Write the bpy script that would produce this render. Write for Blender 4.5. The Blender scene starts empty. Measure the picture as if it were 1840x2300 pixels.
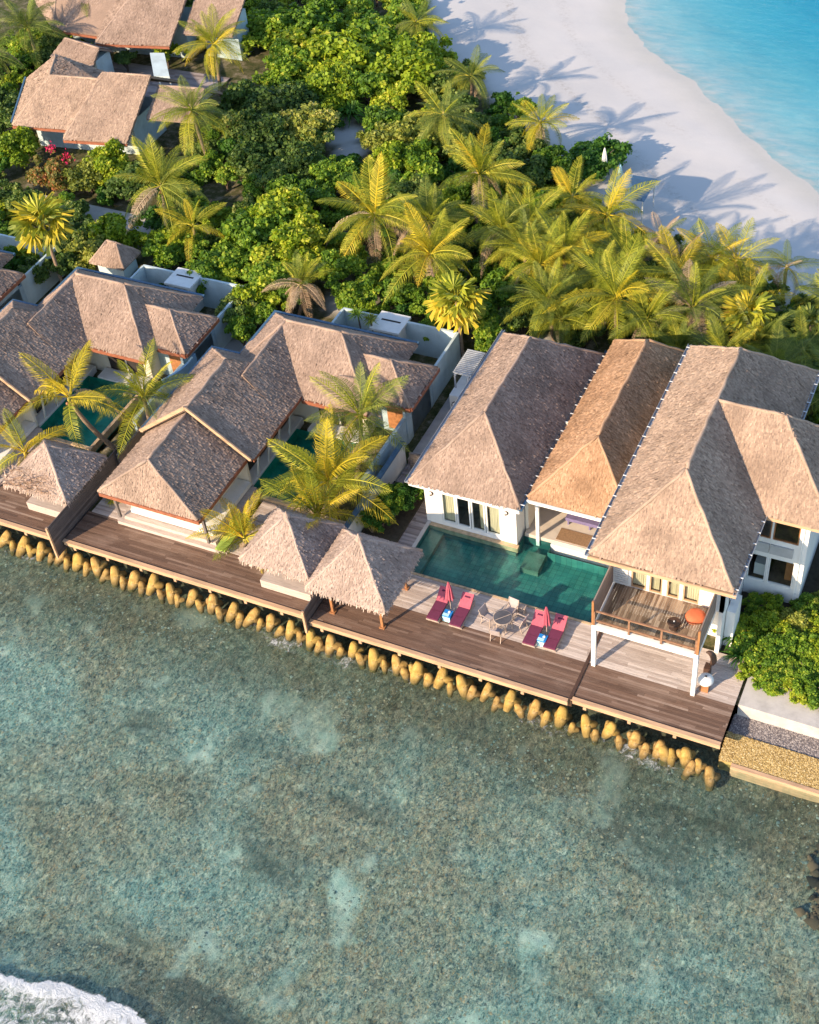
import bpy, math, random
import numpy as np
from mathutils import Vector, Matrix, Euler
random.seed(7); rng = np.random.default_rng(11)
S = bpy.context.scene
COL = S.collection
R = math.radians
# ------------------------------------------------------------------ camera
F_, P_, RO_, W_ = 3010.8, 0.785027, -0.123033, -0.522708
cy, sy = math.cos(W_), math.sin(W_)
fw = Vector((sy*math.cos(P_), cy*math.cos(P_), -math.sin(P_)))
r_ = Vector((cy, -sy, 0)); u_ = r_.cross(fw)
r2 = r_*math.cos(RO_) + u_*math.sin(RO_); u2 = -r_*math.sin(RO_) + u_*math.cos(RO_)
cam = bpy.data.objects.new("camera", bpy.data.cameras.new("camera")); COL.objects.link(cam)
cam.matrix_world = Matrix(((r2.x, u2.x, -fw.x, 0), (r2.y, u2.y, -fw.y, 0), (r2.z, u2.z, -fw.z, 52), (0, 0, 0, 1)))
cam.data.sensor_fit = 'HORIZONTAL'; cam.data.sensor_width = 36; cam.data.lens = 36*F_/1840
cam.data.clip_start = 1; cam.data.clip_end = 2000
S.camera = cam
# ------------------------------------------------------------------ light
SUN_EL, SUN_AZ = 25.0, 63.0        # shadows run along azimuth 63 deg (from +X towards +Y)
tosun = Vector((-math.cos(R(SUN_AZ))*math.cos(R(SUN_EL)), -math.sin(R(SUN_AZ))*math.cos(R(SUN_EL)), math.sin(R(SUN_EL))))
w = bpy.data.worlds.new("World"); S.world = w; w.use_nodes = True
nt = w.node_tree; bg = nt.nodes["Background"]
sk = nt.nodes.new("ShaderNodeTexSky"); sk.sky_type = 'NISHITA'; sk.sun_disc = False
sk.sun_elevation = R(SUN_EL); sk.sun_rotation = math.atan2(tosun.x, tosun.y) % (2*math.pi)
sk.altitude = 50; sk.air_density = 1.0; sk.dust_density = 0.6; sk.ozone_density = 1.5
nt.links.new(sk.outputs[0], bg.inputs[0]); bg.inputs[1].default_value = 0.15
sl = bpy.data.lights.new("sun", 'SUN'); sl.energy = 4.1; sl.angle = R(0.8); sl.color = (1.0, 0.78, 0.54)
so = bpy.data.objects.new("sun", sl); COL.objects.link(so)
so.rotation_euler = tosun.to_track_quat('Z', 'Y').to_euler()
S.view_settings.view_transform = 'Standard'; S.view_settings.look = 'None'
S.view_settings.gamma = 1; S.view_settings.exposure = 1.06; S.view_settings.use_curve_mapping = False
S.cycles.max_bounces = 8; S.cycles.transparent_max_bounces = 16; S.cycles.caustics_reflective = False; S.cycles.caustics_refractive = False

# ------------------------------------------------------------------ helpers
class MB:
    def __init__(s): s.v = []; s.f = []; s.t = []
    def add(s, vs, fs, tint=0.5):
        n = len(s.v); s.v += [tuple(p) for p in vs]; s.f += [tuple(i+n for i in f) for f in fs]; s.t += [tint]*len(fs); return s
    def box(s, x0, x1, y0, y1, z0, z1, tint=0.5, rot=0, c=None):
        vs = [(x, y, z) for z in (z0, z1) for x, y in ((x0, y0), (x1, y0), (x1, y1), (x0, y1))]
        if rot:
            cx, cy_ = c or ((x0+x1)/2, (y0+y1)/2); a, b = math.cos(rot), math.sin(rot)
            vs = [(cx+(x-cx)*a-(y-cy_)*b, cy_+(x-cx)*b+(y-cy_)*a, z) for x, y, z in vs]
        return s.add(vs, [(3, 2, 1, 0), (4, 5, 6, 7), (0, 1, 5, 4), (1, 2, 6, 5), (2, 3, 7, 6), (3, 0, 4, 7)], tint)
    def bar(s, a, b, wd, hg=None, tint=0.5):
        a, b = Vector(a), Vector(b); hg = hg or wd; d = (b-a).normalized()
        up = Vector((0, 0, 1)) if abs(d.z) < .95 else Vector((0, 1, 0))
        h = d.cross(up).normalized()*wd/2; k = h.cross(d).normalized()*hg/2
        vs = [p+q for p in (a, b) for q in (-h-k, h-k, h+k, -h+k)]
        return s.add(vs, [(0, 1, 2, 3), (7, 6, 5, 4), (0, 4, 5, 1), (1, 5, 6, 2), (2, 6, 7, 3), (3, 7, 4, 0)], tint)
    def tube(s, pts, rad, n=8, tint=0.5, cap=True):
        pts = [Vector(p) for p in pts]; m = len(pts)
        if not hasattr(rad, '__len__'): rad = [rad]*m
        vs = []
        for i, p in enumerate(pts):
            d = (pts[min(i+1, m-1)]-pts[max(i-1, 0)]).normalized()
            up = Vector((0, 0, 1)) if abs(d.z) < .9 else Vector((1, 0, 0))
            h = d.cross(up).normalized(); k = h.cross(d)
            vs += [p+(h*math.cos(2*math.pi*j/n)+k*math.sin(2*math.pi*j/n))*rad[i] for j in range(n)]
        fs = [(i*n+j, i*n+(j+1) % n, (i+1)*n+(j+1) % n, (i+1)*n+j) for i in range(m-1) for j in range(n)]
        if cap: fs += [tuple(range(n))[::-1], tuple((m-1)*n+j for j in range(n))]
        return s.add(vs, fs, tint)
    def lathe(s, c, prof, n=20, tint=0.5):
        vs = [(c[0]+r*math.cos(2*math.pi*j/n), c[1]+r*math.sin(2*math.pi*j/n), c[2]+z) for r, z in prof for j in range(n)]
        m = len(prof)
        fs = [(i*n+j, i*n+(j+1) % n, (i+1)*n+(j+1) % n, (i+1)*n+j) for i in range(m-1) for j in range(n)]
        return s.add(vs, fs, tint)
    def build(s, name, mat, parent=None, smooth=False):
        return mkobj(name, s.v, s.f, mat, parent, s.t, smooth)
def mkobj(name, v, f, mat, parent=None, tint=None, smooth=False):
    me = bpy.data.meshes.new(name)
    me.from_pydata([tuple(map(float, p)) for p in v] if not isinstance(v, np.ndarray) else v.tolist(), [], f if not isinstance(f, np.ndarray) else f.tolist())
    if tint is not None:
        at = me.attributes.new("tint", 'FLOAT', 'FACE'); at.data.foreach_set("value", np.asarray(tint, dtype=np.float32))
    me.materials.append(mat)
    if smooth: me.polygons.foreach_set("use_smooth", [True]*len(me.polygons))
    me.update()
    o = bpy.data.objects.new(name, me); COL.objects.link(o)
    if parent is not None: o.parent = parent
    return o
def quads(name, V4, mat, parent=None, tint=None):
    """V4: (n,4,3) array of quads -> one mesh"""
    n = len(V4); me = bpy.data.meshes.new(name)
    me.vertices.add(n*4); me.vertices.foreach_set("co", V4.reshape(-1).astype(np.float32))
    me.loops.add(n*4); me.loops.foreach_set("vertex_index", np.arange(n*4, dtype=np.int32))
    me.polygons.add(n); me.polygons.foreach_set("loop_start", np.arange(0, n*4, 4, dtype=np.int32))
    me.polygons.foreach_set("loop_total", np.full(n, 4, dtype=np.int32))
    if tint is not None:
        at = me.attributes.new("tint", 'FLOAT', 'FACE'); at.data.foreach_set("value", tint.astype(np.float32))
    me.update(calc_edges=True); me.materials.append(mat)
    if parent is False: return me
    o = bpy.data.objects.new(name, me); COL.objects.link(o)
    if parent is not None: o.parent = parent
    return o
def empty(name, loc=(0, 0, 0), rz=0):
    o = bpy.data.objects.new(name, None); o.empty_display_size = .3; COL.objects.link(o); o.location = loc; o.rotation_euler = (0, 0, rz); return o
def tag(o, label, cat, group=None):
    o["label"] = label; o["category"] = cat
    if group: o["group"] = group
    return o
def struct(o): o["kind"] = "structure"; return o
def stuff(o): o["kind"] = "stuff"; return o
def kids(o): return [c for c in bpy.data.objects if c.parent == o]
def copy_tree(o, cache, parent=None):
    c = o.copy(); COL.objects.link(c); c.parent = parent
    for ch in cache.get(o.name, []): copy_tree(ch, cache, c)
    return c
def make_cache():
    d = {}
    for o in bpy.data.objects:
        if o.parent: d.setdefault(o.parent.name, []).append(o)
    return d

# ------------------------------------------------------------------ materials
def newmat(name):
    m = bpy.data.materials.new(name); m.use_nodes = True; n = m.node_tree
    return m, n, n.nodes["Principled BSDF"], n.nodes["Material Output"]
def ramp(n, fac, stops):
    r = n.nodes.new("ShaderNodeValToRGB"); n.links.new(fac, r.inputs[0])
    e = r.color_ramp.elements
    while len(e) > 1: e.remove(e[-1])
    e[0].position = stops[0][0]; e[0].color = (*stops[0][1], 1)
    for p, c in stops[1:]:
        k = e.new(p); k.color = (*c, 1)
    return r.outputs[0]
def noise(n, scale, detail=4, rough=.6, stretch=None, dist=0):
    tc = n.nodes.new("ShaderNodeTexCoord"); out = tc.outputs["Object"]
    if stretch:
        mp = n.nodes.new("ShaderNodeMapping"); mp.inputs["Scale"].default_value = stretch; n.links.new(out, mp.inputs[0]); out = mp.outputs[0]
    t = n.nodes.new("ShaderNodeTexNoise"); t.inputs["Scale"].default_value = scale; t.inputs["Detail"].default_value = detail
    t.inputs["Roughness"].default_value = rough; t.inputs["Distortion"].default_value = dist
    n.links.new(out, t.inputs["Vector"]); return t.outputs[0]
def mixc(n, a, b, fac, mode='MIX'):
    m = n.nodes.new("ShaderNodeMix"); m.data_type = 'RGBA'; m.blend_type = mode
    for i, x in ((6, a), (7, b)):
        if isinstance(x, (tuple, list)): m.inputs[i].default_value = (*x[:3], 1)
        else: n.links.new(x, m.inputs[i])
    if isinstance(fac, (int, float)): m.inputs[0].default_value = fac
    else: n.links.new(fac, m.inputs[0])
    return m.outputs[2]
def math_(n, op, a, b=0.0):
    m = n.nodes.new("ShaderNodeMath"); m.operation = op
    for i, x in enumerate((a, b)):
        if isinstance(x, (int, float)): m.inputs[i].default_value = x
        else: n.links.new(x, m.inputs[i])
    return m.outputs[0]
def attr(n, name="tint"):
    a = n.nodes.new("ShaderNodeAttribute"); a.attribute_name = name; return a.outputs["Fac"]
def bump(n, bs, h, strength=.3, dist=.05):
    b = n.nodes.new("ShaderNodeBump"); b.inputs["Strength"].default_value = strength; b.inputs["Distance"].default_value = dist
    n.links.new(h, b.inputs["Height"]); n.links.new(b.outputs[0], bs.inputs["Normal"])
def schlick(n, f0=.02, power=5, k=1.0, normal=None):
    lw = n.nodes.new("ShaderNodeLayerWeight"); lw.inputs["Blend"].default_value = .5
    if normal is not None: n.links.new(normal, lw.inputs["Normal"])
    f = math_(n, 'POWER', lw.outputs["Facing"], power)
    return math_(n, 'ADD', math_(n, 'MULTIPLY', f, k*(1-f0)), f0)
def simple(name, col, rough=.7, var=.15, scale=3, bmp=.15, metal=0, stretch=None, dark=None):
    m, n, b, o = newmat(name)
    f = noise(n, scale, 5, .65, stretch)
    dk = dark or tuple(c*(1-var*1.6) for c in col); lt = tuple(min(1, c*(1+var)) for c in col)
    c = ramp(n, f, [(.3, dk), (.52, col), (.75, lt)])
    n.links.new(c, b.inputs["Base Color"]); b.inputs["Roughness"].default_value = rough; b.inputs["Metallic"].default_value = metal
    if bmp: bump(n, b, noise(n, scale*9, 4, .7, stretch), bmp, .02)
    return m
def thatch_mat(name, a, b_, c_):
    m, n, b, o = newmat(name)
    base = ramp(n, attr(n), [(0, a), (.5, b_), (1, c_)])
    big = noise(n, .55, 5, .6)
    k = mixc(n, base, tuple(x*.55 for x in b_), ramp(n, big, [(.46, (0, 0, 0)), (.68, (.62, .62, .62))]))
    fine = noise(n, 14, 3, .7)
    k = mixc(n, k, (1, 1, 1), .0) if False else k
    k2 = n.nodes.new("ShaderNodeHueSaturation"); n.links.new(k, k2.inputs["Color"])
    v = math_(n, 'ADD', math_(n, 'MULTIPLY', fine, .7), .65); n.links.new(v, k2.inputs["Value"])
    n.links.new(k2.outputs[0], b.inputs["Base Color"]); b.inputs["Roughness"].default_value = .95
    b.inputs["Specular IOR Level"].default_value = .15
    bump(n, b, noise(n, 30, 3, .7), .5, .03)
    return m
M = {}
M['thatch'] = thatch_mat("thatch_tan", (.16, .108, .085), (.33, .238, .185), (.49, .365, .29))
M['thatch_orange'] = thatch_mat("thatch_orange", (.20, .11, .065), (.40, .24, .14), (.57, .38, .25))
M['thatch_golden'] = thatch_mat("thatch_golden", (.18, .12, .09), (.38, .27, .20), (.56, .42, .31))
M['thatch_pale'] = thatch_mat("thatch_pale", (.19, .14, .115), (.40, .30, .245), (.58, .46, .385))
M['cap'] = thatch_mat("thatch_ridge", (.22, .15, .11), (.42, .31, .24), (.55, .43, .34))
M['white'] = simple("white_render", (.76, .75, .72), .75, .07, .9, .1, stretch=(1.5, 1.5, .5))
M['bluewall'] = simple("pale_blue_render", (.50, .60, .62), .8, .12, 1.0, .15)
M['bluewall2'] = simple("grey_blue_render", (.36, .47, .52), .8, .15, 1.0, .15)
M['cream'] = simple("cream_render", (.74, .67, .55), .75, .06, 1.2, .1)
M['fascia'] = simple("orange_stained_timber", (.30, .105, .055), .55, .2, 4, .1)
M['timber'] = simple("warm_timber", (.36, .16, .065), .5, .2, 5, .1)
M['greywood'] = simple("grey_weathered_timber", (.15, .125, .115), .8, .3, 3, .3, stretch=(1, 1, 6))
M['edge'] = simple("pale_edge_timber", (.52, .33, .20), .65, .2, 1.5, .15, stretch=(.4, 3, 3))
M['stone'] = simple("sandstone_coping", (.50, .36, .22), .8, .3, 3, .3)
M['concrete'] = simple("pale_concrete", (.48, .45, .42), .85, .12, 1.5, .2)
M['path'] = simple("grey_path", (.40, .37, .36), .9, .15, 1.2, .2)
M['bluemetal'] = simple("blue_painted_metal", (.055, .12, .20), .45, .2, 2, .05)
M['greymetal'] = simple("grey_painted_metal", (.35, .38, .42), .4, .1, 2, .05)
M['whitemetal'] = simple("white_painted_metal", (.78, .78, .76), .4, .05, 2, .05)
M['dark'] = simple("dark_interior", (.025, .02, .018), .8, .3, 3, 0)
M['terracotta'] = simple("orange_fabric", (.60, .145, .06), .8, .1, 5, .2)
M['red_dimmed_cloth'] = simple("crimson_dimmed_cloth", (.14, .022, .06), .85, .12, 5, .15)  # lounger seats: same cloth as the backs, weaker sun put into the colour
M['pink_and_sunlit_cloth'] = simple("coral_pink_and_sunlit_red", (.42, .085, .125), .85, .12, 5, .15)  # sunlit tone of the lounger cloth, painted on backs; also the parasol pink
M['greencloth'] = simple("lime_green_cloth", (.30, .42, .07), .85, .12, 5, .15)
M['bluecloth'] = simple("bright_blue_plastic", (.01, .20, .55), .5, .15, 5, .05)
M['palecloth'] = simple("pale_blue_towel", (.42, .68, .74), .9, .08, 6, .2)
M['wicker'] = simple("dark_brown_wicker", (.07, .035, .022), .6, .35, 25, .5)
M['purple'] = simple("violet_grey_cloth", (.16, .13, .25), .8, .15, 4, .1)
M['teak'] = simple("grey_teak", (.42, .33, .27), .7, .2, 8, .2)
M['trunk'] = simple("palm_trunk_bark", (.27, .19, .13), .9, .35, 6, .6, stretch=(1, 1, 5))
M['bark'] = simple("branch_bark", (.12, .085, .06), .9, .3, 6, .6)
M['curtain'] = simple("cream_curtain", (.62, .56, .38), .9, .25, 2.0, .2, stretch=(9, 9, .3))
M['mat'] = simple("brown_woven_mat", (.26, .155, .08), .9, .2, 12, .4)
M['tiles'] = simple("pale_floor_tiles", (.55, .48, .40), .55, .1, 1.5, .05)
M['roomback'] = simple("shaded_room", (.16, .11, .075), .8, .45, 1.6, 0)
def glass_mat(name, col, al):
    m, n, b, o = newmat(name)
    b.inputs["Base Color"].default_value = (*col, 1); b.inputs["Roughness"].default_value = .04; b.inputs["IOR"].default_value = 1.5
    g = n.nodes.new("ShaderNodeBsdfTransparent"); g.inputs[0].default_value = (.85, .9, .9, 1)
    gl = n.nodes.new("ShaderNodeBsdfGlossy"); gl.inputs["Roughness"].default_value = .03
    f2 = schlick(n, .07, 4)
    mx = n.nodes.new("ShaderNodeMixShader"); n.links.new(f2, mx.inputs[0]); n.links.new(g.outputs[0], mx.inputs[1]); n.links.new(gl.outputs[0], mx.inputs[2])
    n.links.new(mx.outputs[0], o.inputs[0]); return m
M['pane'] = glass_mat("window_glass", (.1, .1, .1), .3)
def deck_mat(name, a, b_, c_, axis=(.25, 3, 3)):
    m, n, b, o = newmat(name)
    base = ramp(n, attr(n), [(0, a), (.5, b_), (1, c_)])
    g = noise(n, 5, 6, .7, axis)
    k = mixc(n, base, tuple(x*.5 for x in b_), ramp(n, g, [(.45, (0, 0, 0)), (.75, (.8, .8, .8))]))
    big = noise(n, .6, 4, .6, (.6, 1.5, 1))
    k = mixc(n, k, c_, ramp(n, big, [(.5, (0, 0, 0)), (.75, (.45, .45, .45))]))
    n.links.new(k, b.inputs["Base Color"]); b.inputs["Roughness"].default_value = .7
    bump(n, b, noise(n, 12, 5, .7, axis), .35, .01); return m
M['deck'] = deck_mat("deck_boards", (.085, .048, .032), (.175, .102, .068), (.33, .235, .18))
M['deckdry'] = deck_mat("dry_deck_boards", (.38, .30, .255), (.52, .43, .375), (.64, .55, .49))
M['balcdeck'] = deck_mat("balcony_boards", (.13, .08, .05), (.27, .18, .12), (.50, .38, .28), (3, .25, 3))
M['corrdeck'] = deck_mat("grey_boards", (.20, .16, .15), (.31, .26, .25), (.42, .36, .34))
M['panel'] = deck_mat("panel_boards", (.05, .042, .045), (.10, .085, .085), (.17, .145, .14), (3, .3, 3))
M['slat'] = deck_mat("timber_panel", (.18, .12, .09), (.30, .22, .18), (.42, .33, .28), (3, .3, 3))

def tetra_mat():
    m, n, b, o = newmat("stained_concrete")
    f = noise(n, 2.2, 5, .65)
    c = ramp(n, f, [(.3, (.08, .055, .025)), (.42, (.30, .17, .045)), (.54, (.50, .31, .10)), (.72, (.62, .45, .25))])
    gm = n.nodes.new("ShaderNodeNewGeometry"); sp = n.nodes.new("ShaderNodeSeparateXYZ"); n.links.new(gm.outputs["Position"], sp.inputs[0])
    alg = n.nodes.new("ShaderNodeMapRange"); alg.inputs[1].default_value = -1.05; alg.inputs[2].default_value = -1.45; alg.inputs[3].default_value = 0; alg.inputs[4].default_value = .85
    n.links.new(sp.outputs[2], alg.inputs[0])
    oi = n.nodes.new("ShaderNodeObjectInfo")
    c = mixc(n, c, (.52, .34, .06), math_(n, 'MULTIPLY', oi.outputs["Random"], .6))
    c = mixc(n, c, (.07, .055, .02), alg.outputs[0])
    n.links.new(c, b.inputs["Base Color"]); b.inputs["Roughness"].default_value = .8
    bump(n, b, noise(n, 9, 6, .8), .9, .08); return m
M['tetra'] = tetra_mat()

def leaf_mat(name, stops, trans=.42, dead=None):
    if name.startswith('leaf_'): stops = [(p, tuple(min(.9, x*m_) for x, m_ in zip(c, (1.12, 1.22, 1.3)))) for p, c in stops]
    m, n, b, o = newmat(name)
    oi = n.nodes.new("ShaderNodeObjectInfo")
    f = math_(n, 'ADD', math_(n, 'MULTIPLY', attr(n), .72), math_(n, 'MULTIPLY', oi.outputs["Random"], .34))
    c = ramp(n, f, stops)
    n.links.new(c, b.inputs["Base Color"]); b.inputs["Roughness"].default_value = .55; b.inputs["Specular IOR Level"].default_value = .3
    t = n.nodes.new("ShaderNodeBsdfTranslucent")
    c2 = mixc(n, c, (1.0, .95, .35), 1.0, 'MULTIPLY'); n.links.new(c2, t.inputs[0])
    mx = n.nodes.new("ShaderNodeMixShader"); mx.inputs[0].default_value = trans
    n.links.new(b.outputs[0], mx.inputs[1]); n.links.new(t.outputs[0], mx.inputs[2]); n.links.new(mx.outputs[0], o.inputs[0])
    return m
LM = [
 leaf_mat("leaf_dark_olive", [(0, (.035, .065, .018)), (.5, (.10, .16, .03)), (.8, (.22, .26, .055)), (1, (.40, .36, .10))]),
 leaf_mat("leaf_mid_green", [(0, (.035, .08, .012)), (.5, (.135, .235, .02)), (.8, (.29, .37, .03)), (1, (.50, .48, .06))]),
 leaf_mat("leaf_yellow_green", [(0, (.06, .11, .010)), (.5, (.24, .32, .018)), (.8, (.44, .44, .03)), (1, (.62, .54, .08))]),
 leaf_mat("leaf_olive_gold", [(0, (.06, .085, .018)), (.5, (.24, .26, .04)), (.8, (.46, .42, .08)), (1, (.62, .50, .18))]),
 leaf_mat("leaf_croton", [(0, (.05, .07, .02)), (.5, (.16, .17, .04)), (.8, (.36, .20, .06)), (1, (.52, .16, .08))]),
 leaf_mat("leaf_glossy_green", [(0, (.03, .075, .012)), (.55, (.06, .15, .018)), (.85, (.10, .21, .025)), (1, (.18, .27, .04))]),
]
M['frond'] = leaf_mat("palm_leaflets", [(0, (.08, .11, .012)), (.45, (.24, .28, .022)), (.8, (.48, .46, .04)), (1, (.66, .54, .09))], .3)
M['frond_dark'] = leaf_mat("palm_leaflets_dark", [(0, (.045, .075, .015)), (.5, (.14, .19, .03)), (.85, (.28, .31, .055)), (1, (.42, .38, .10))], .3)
M['frond_gold'] = leaf_mat("palm_leaflets_gold", [(0, (.16, .15, .012)), (.45, (.42, .36, .02)), (.8, (.66, .50, .035)), (1, (.76, .50, .06))], .3)
M['frond_dry'] = leaf_mat("dry_palm_leaflets", [(0, (.20, .13, .08)), (.5, (.42, .29, .18)), (1, (.60, .46, .30))], .2)
M['rachis'] = simple("frond_rib", (.42, .34, .07), .6, .2, 6, .1)
M['flower'] = leaf_mat("magenta_flowers", [(0, (.45, .01, .06)), (1, (.75, .03, .16))], .3)

# sand / terrain
def sand_mat():
    m, n, b, o = newmat("coral_sand")
    big = noise(n, .10, 5, .6); fine = noise(n, 2.5, 6, .7)
    c = ramp(n, big, [(.3, (.50, .485, .475)), (.6, (.55, .53, .515)), (.8, (.59, .57, .55))])
    c = mixc(n, c, (.50, .47, .44), ramp(n, fine, [(.62, (0, 0, 0)), (.8, (.35, .35, .35))]))
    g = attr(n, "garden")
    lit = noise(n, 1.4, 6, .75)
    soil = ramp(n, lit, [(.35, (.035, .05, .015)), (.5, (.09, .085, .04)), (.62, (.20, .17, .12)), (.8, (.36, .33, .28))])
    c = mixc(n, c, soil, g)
    wet = attr(n, "wet"); c = mixc(n, c, (.44, .43, .40), wet)
    wr = attr(n, "wrack"); wn = noise(n, 3.5, 5, .8)
    c = mixc(n, c, (.30, .27, .24), math_(n, 'MULTIPLY', wr, ramp(n, wn, [(.45, (0, 0, 0)), (.7, (1, 1, 1))])))
    n.links.new(c, b.inputs["Base Color"]); b.inputs["Roughness"].default_value = .95; b.inputs["Specular IOR Level"].default_value = .1
    bump(n, b, noise(n, 1.6, 6, .7), .25, .06); return m
M['sand'] = sand_mat()
def water_mat(name, tint, rip, rstr=.4, absorb=None, ripple_tint=None, gscale=1.0, stretch=None):
    m, n, b, o = newmat(name)
    t = n.nodes.new("ShaderNodeBsdfTransparent")
    if ripple_tint:
        f = noise(n, rip*.8, 4, .7, stretch, .6); n.links.new(ramp(n, f, [(.35, ripple_tint), (.65, tint)]), t.inputs[0])  # ripple streaks of bent light, put into the water tint as noise
    else: t.inputs[0].default_value = (*tint, 1)
    g = n.nodes.new("ShaderNodeBsdfGlossy"); g.inputs["Roughness"].default_value = .08
    bp = n.nodes.new("ShaderNodeBump"); bp.inputs["Strength"].default_value = rstr; bp.inputs["Distance"].default_value = .12
    n.links.new(noise(n, rip, 5, .65, stretch, .4), bp.inputs["Height"])
    n.links.new(bp.outputs[0], g.inputs["Normal"])
    mx = n.nodes.new("ShaderNodeMixShader"); n.links.new(schlick(n, .02, 5, gscale, bp.outputs[0]), mx.inputs[0])
    n.links.new(t.outputs[0], mx.inputs[1]); n.links.new(g.outputs[0], mx.inputs[2]); n.links.new(mx.outputs[0], o.inputs[0])
    if absorb:
        v = n.nodes.new("ShaderNodeVolumeAbsorption"); v.inputs[0].default_value = (*absorb[0], 1); v.inputs[1].default_value = absorb[1]
        n.links.new(v.outputs[0], o.inputs["Volume"])
    return m
M['sea'] = water_mat("shallow_sea_water", (.90, .97, .95), 1.9, .6, None, (.66, .83, .82), stretch=(1.7, .6, 1))
M['lagoon'] = water_mat("lagoon_water", (.96, 1, 1), .9, .5, ((.04, .82, .93), .38), (.70, .92, .97), gscale=.6, stretch=(1, 2.2, 1))
M['poolwater'] = water_mat("pool_water", (.78, .96, .93), 2.0, .12, None, (.62, .88, .86))

# ------------------------------------------------------------------ roofs
def poly_frame(P):
    P = [Vector(p) for p in P]; nrm = Vector((0, 0, 0))
    for i in range(len(P)): nrm += P[i].cross(P[(i+1) % len(P)])
    nrm.normalize()
    if nrm.z < 0: P = P[::-1]; nrm = -nrm
    d = Vector((0, 0, -1)); d = (d-nrm*d.dot(nrm)).normalized(); h = nrm.cross(d).normalized()
    return P, nrm, d, h
def inpoly(px, py, poly):
    ins = np.zeros(len(px), bool); n = len(poly)
    for i in range(n):
        x0, y0 = poly[i]; x1, y1 = poly[(i+1) % n]
        if y0 == y1: continue
        c = ((y0 > py) != (y1 > py)) & (px < (x1-x0)*(py-y0)/(y1-y0)+x0); ins ^= c
    return ins
def thatch(V, Fs, mat, parent, thick=.2, caps=(), sw=.075, sh=.125, ln=.24, lift=.034, fringe=0):
    V = [Vector(v) for v in V]
    # base shell
    top = []; n = len(V); fs = []; edges = {}
    for f in Fs:
        P = [V[i] for i in f]; nz = sum(((P[i].x*P[(i+1) % len(P)].y-P[(i+1) % len(P)].x*P[i].y) for i in range(len(P))))
        f = list(f) if nz > 0 else list(f)[::-1]
        fs.append(tuple(f)); fs.append(tuple(i+n for i in f[::-1]))
        for i in range(len(f)):
            a, b = f[i], f[(i+1) % len(f)]; edges[(a, b)] = 1
    for (a, b) in edges:
        if (b, a) not in edges: fs.append((a, a+n, b+n, b))
    vs = [tuple(v) for v in V]+[(v.x, v.y, v.z-thick) for v in V]
    roof = mkobj("roof", vs, fs, mat, parent, [.35]*len(fs))
    Q = []; T = []
    for f in Fs:
        P, nrm, d, h = poly_frame([V[i] for i in f]); o = P[0]
        uv = [((p-o).dot(h), (p-o).dot(d)) for p in P]
        c = (sum(a for a, b in uv)/len(uv), sum(b for a, b in uv)/len(uv))
        uvm = [(c[0]+(a-c[0])*1.0, c[1]+(b-c[1])*1.0) for a, b in uv]
        us = [a for a, b in uv]; vv = [b for a, b in uv]
        rows = np.arange(min(vv), max(vv)+.12, sh); cols = np.arange(min(us)-sw, max(us)+sw, sw)
        gu, gv = np.meshgrid(cols, rows); gu = gu+(np.arange(len(rows)) % 2)[:, None]*sw/2
        gu = gu.ravel()+rng.normal(0, sw*.18, gu.size); gv = gv.ravel()+rng.normal(0, sh*.07, gv.size)+.02*np.sin(gu.ravel()*1.3)
        k = inpoly(gu, gv-.06, uvm); gu, gv = gu[k], gv[k]; m = len(gu)
        if not m: continue
        hh, dd, nn, oo = (np.array(x) for x in (h, d, nrm, o))
        ctr = oo+gu[:, None]*hh+gv[:, None]*dd
        a = rng.normal(0, .10, m); ca, sa = np.cos(a)[:, None], np.sin(a)[:, None]
        dv = ca*dd+sa*hh; hv = ca*hh-sa*dd
        wd = (sw*rng.uniform(.42, .68, m))[:, None]; L = (ln*rng.uniform(.8, 1.25, m))[:, None]
        lo = (lift*rng.uniform(.4, 1.5, m))[:, None]; tl = rng.normal(0, .012, m)[:, None]
        q = np.stack([ctr-dv*L*.6-hv*wd+nn*.006, ctr+dv*L*.4-hv*wd+nn*(lo+tl), ctr+dv*L*.4+hv*wd+nn*(lo-tl), ctr-dv*L*.6+hv*wd+nn*.006], 1)
        Q.append(q); T.append(np.clip(rng.normal(.5, .115, m)+.05*np.sin(gu*2.1+gv*.7), 0, 1))
    if fringe:   # shaggy hanging edge
        for (a, b) in edges:
            if (b, a) in edges: continue
            A, B = V[a], V[b]; Ln = (B-A).length; m = int(Ln/.045); t = rng.uniform(0, 1, m)
            p = np.array(A)[None]*(1-t[:, None])+np.array(B)[None]*t[:, None]; e = np.array((B-A).normalized()); out = np.array(Vector((e[1], -e[0], 0)))
            dn = out*rng.uniform(.02, .16, m)[:, None]+np.array((0, 0, -1))*rng.uniform(.12, fringe, m)[:, None]; wv = e*.03
            p = p+out*.01+np.array((0, 0, 1))*rng.uniform(-.15, .06, m)[:, None]
            Q.append(np.stack([p-wv, p+dn-wv*.4, p+dn+wv*.4, p+wv], 1)); T.append(rng.uniform(.3, 1, m))
    Q = np.concatenate(Q); T = np.concatenate(T)
    stuff(quads("thatch", Q, mat, roof, T))
    for i, c in enumerate(caps):
        a, b = V[c[0]], V[c[1]]; nseg = max(2, int((b-a).length/.5)); pts = [a.lerp(b, t/nseg)+Vector((random.gauss(0, .02), random.gauss(0, .02), .0+random.gauss(0, .012))) for t in range(nseg+1)]
        MB().tube([p-Vector((0, 0, .02)) for p in pts], [.085+random.gauss(0, .01) for _ in pts], 7, .62).build("ridge_cap", mat, roof, True)
    return roof
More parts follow.
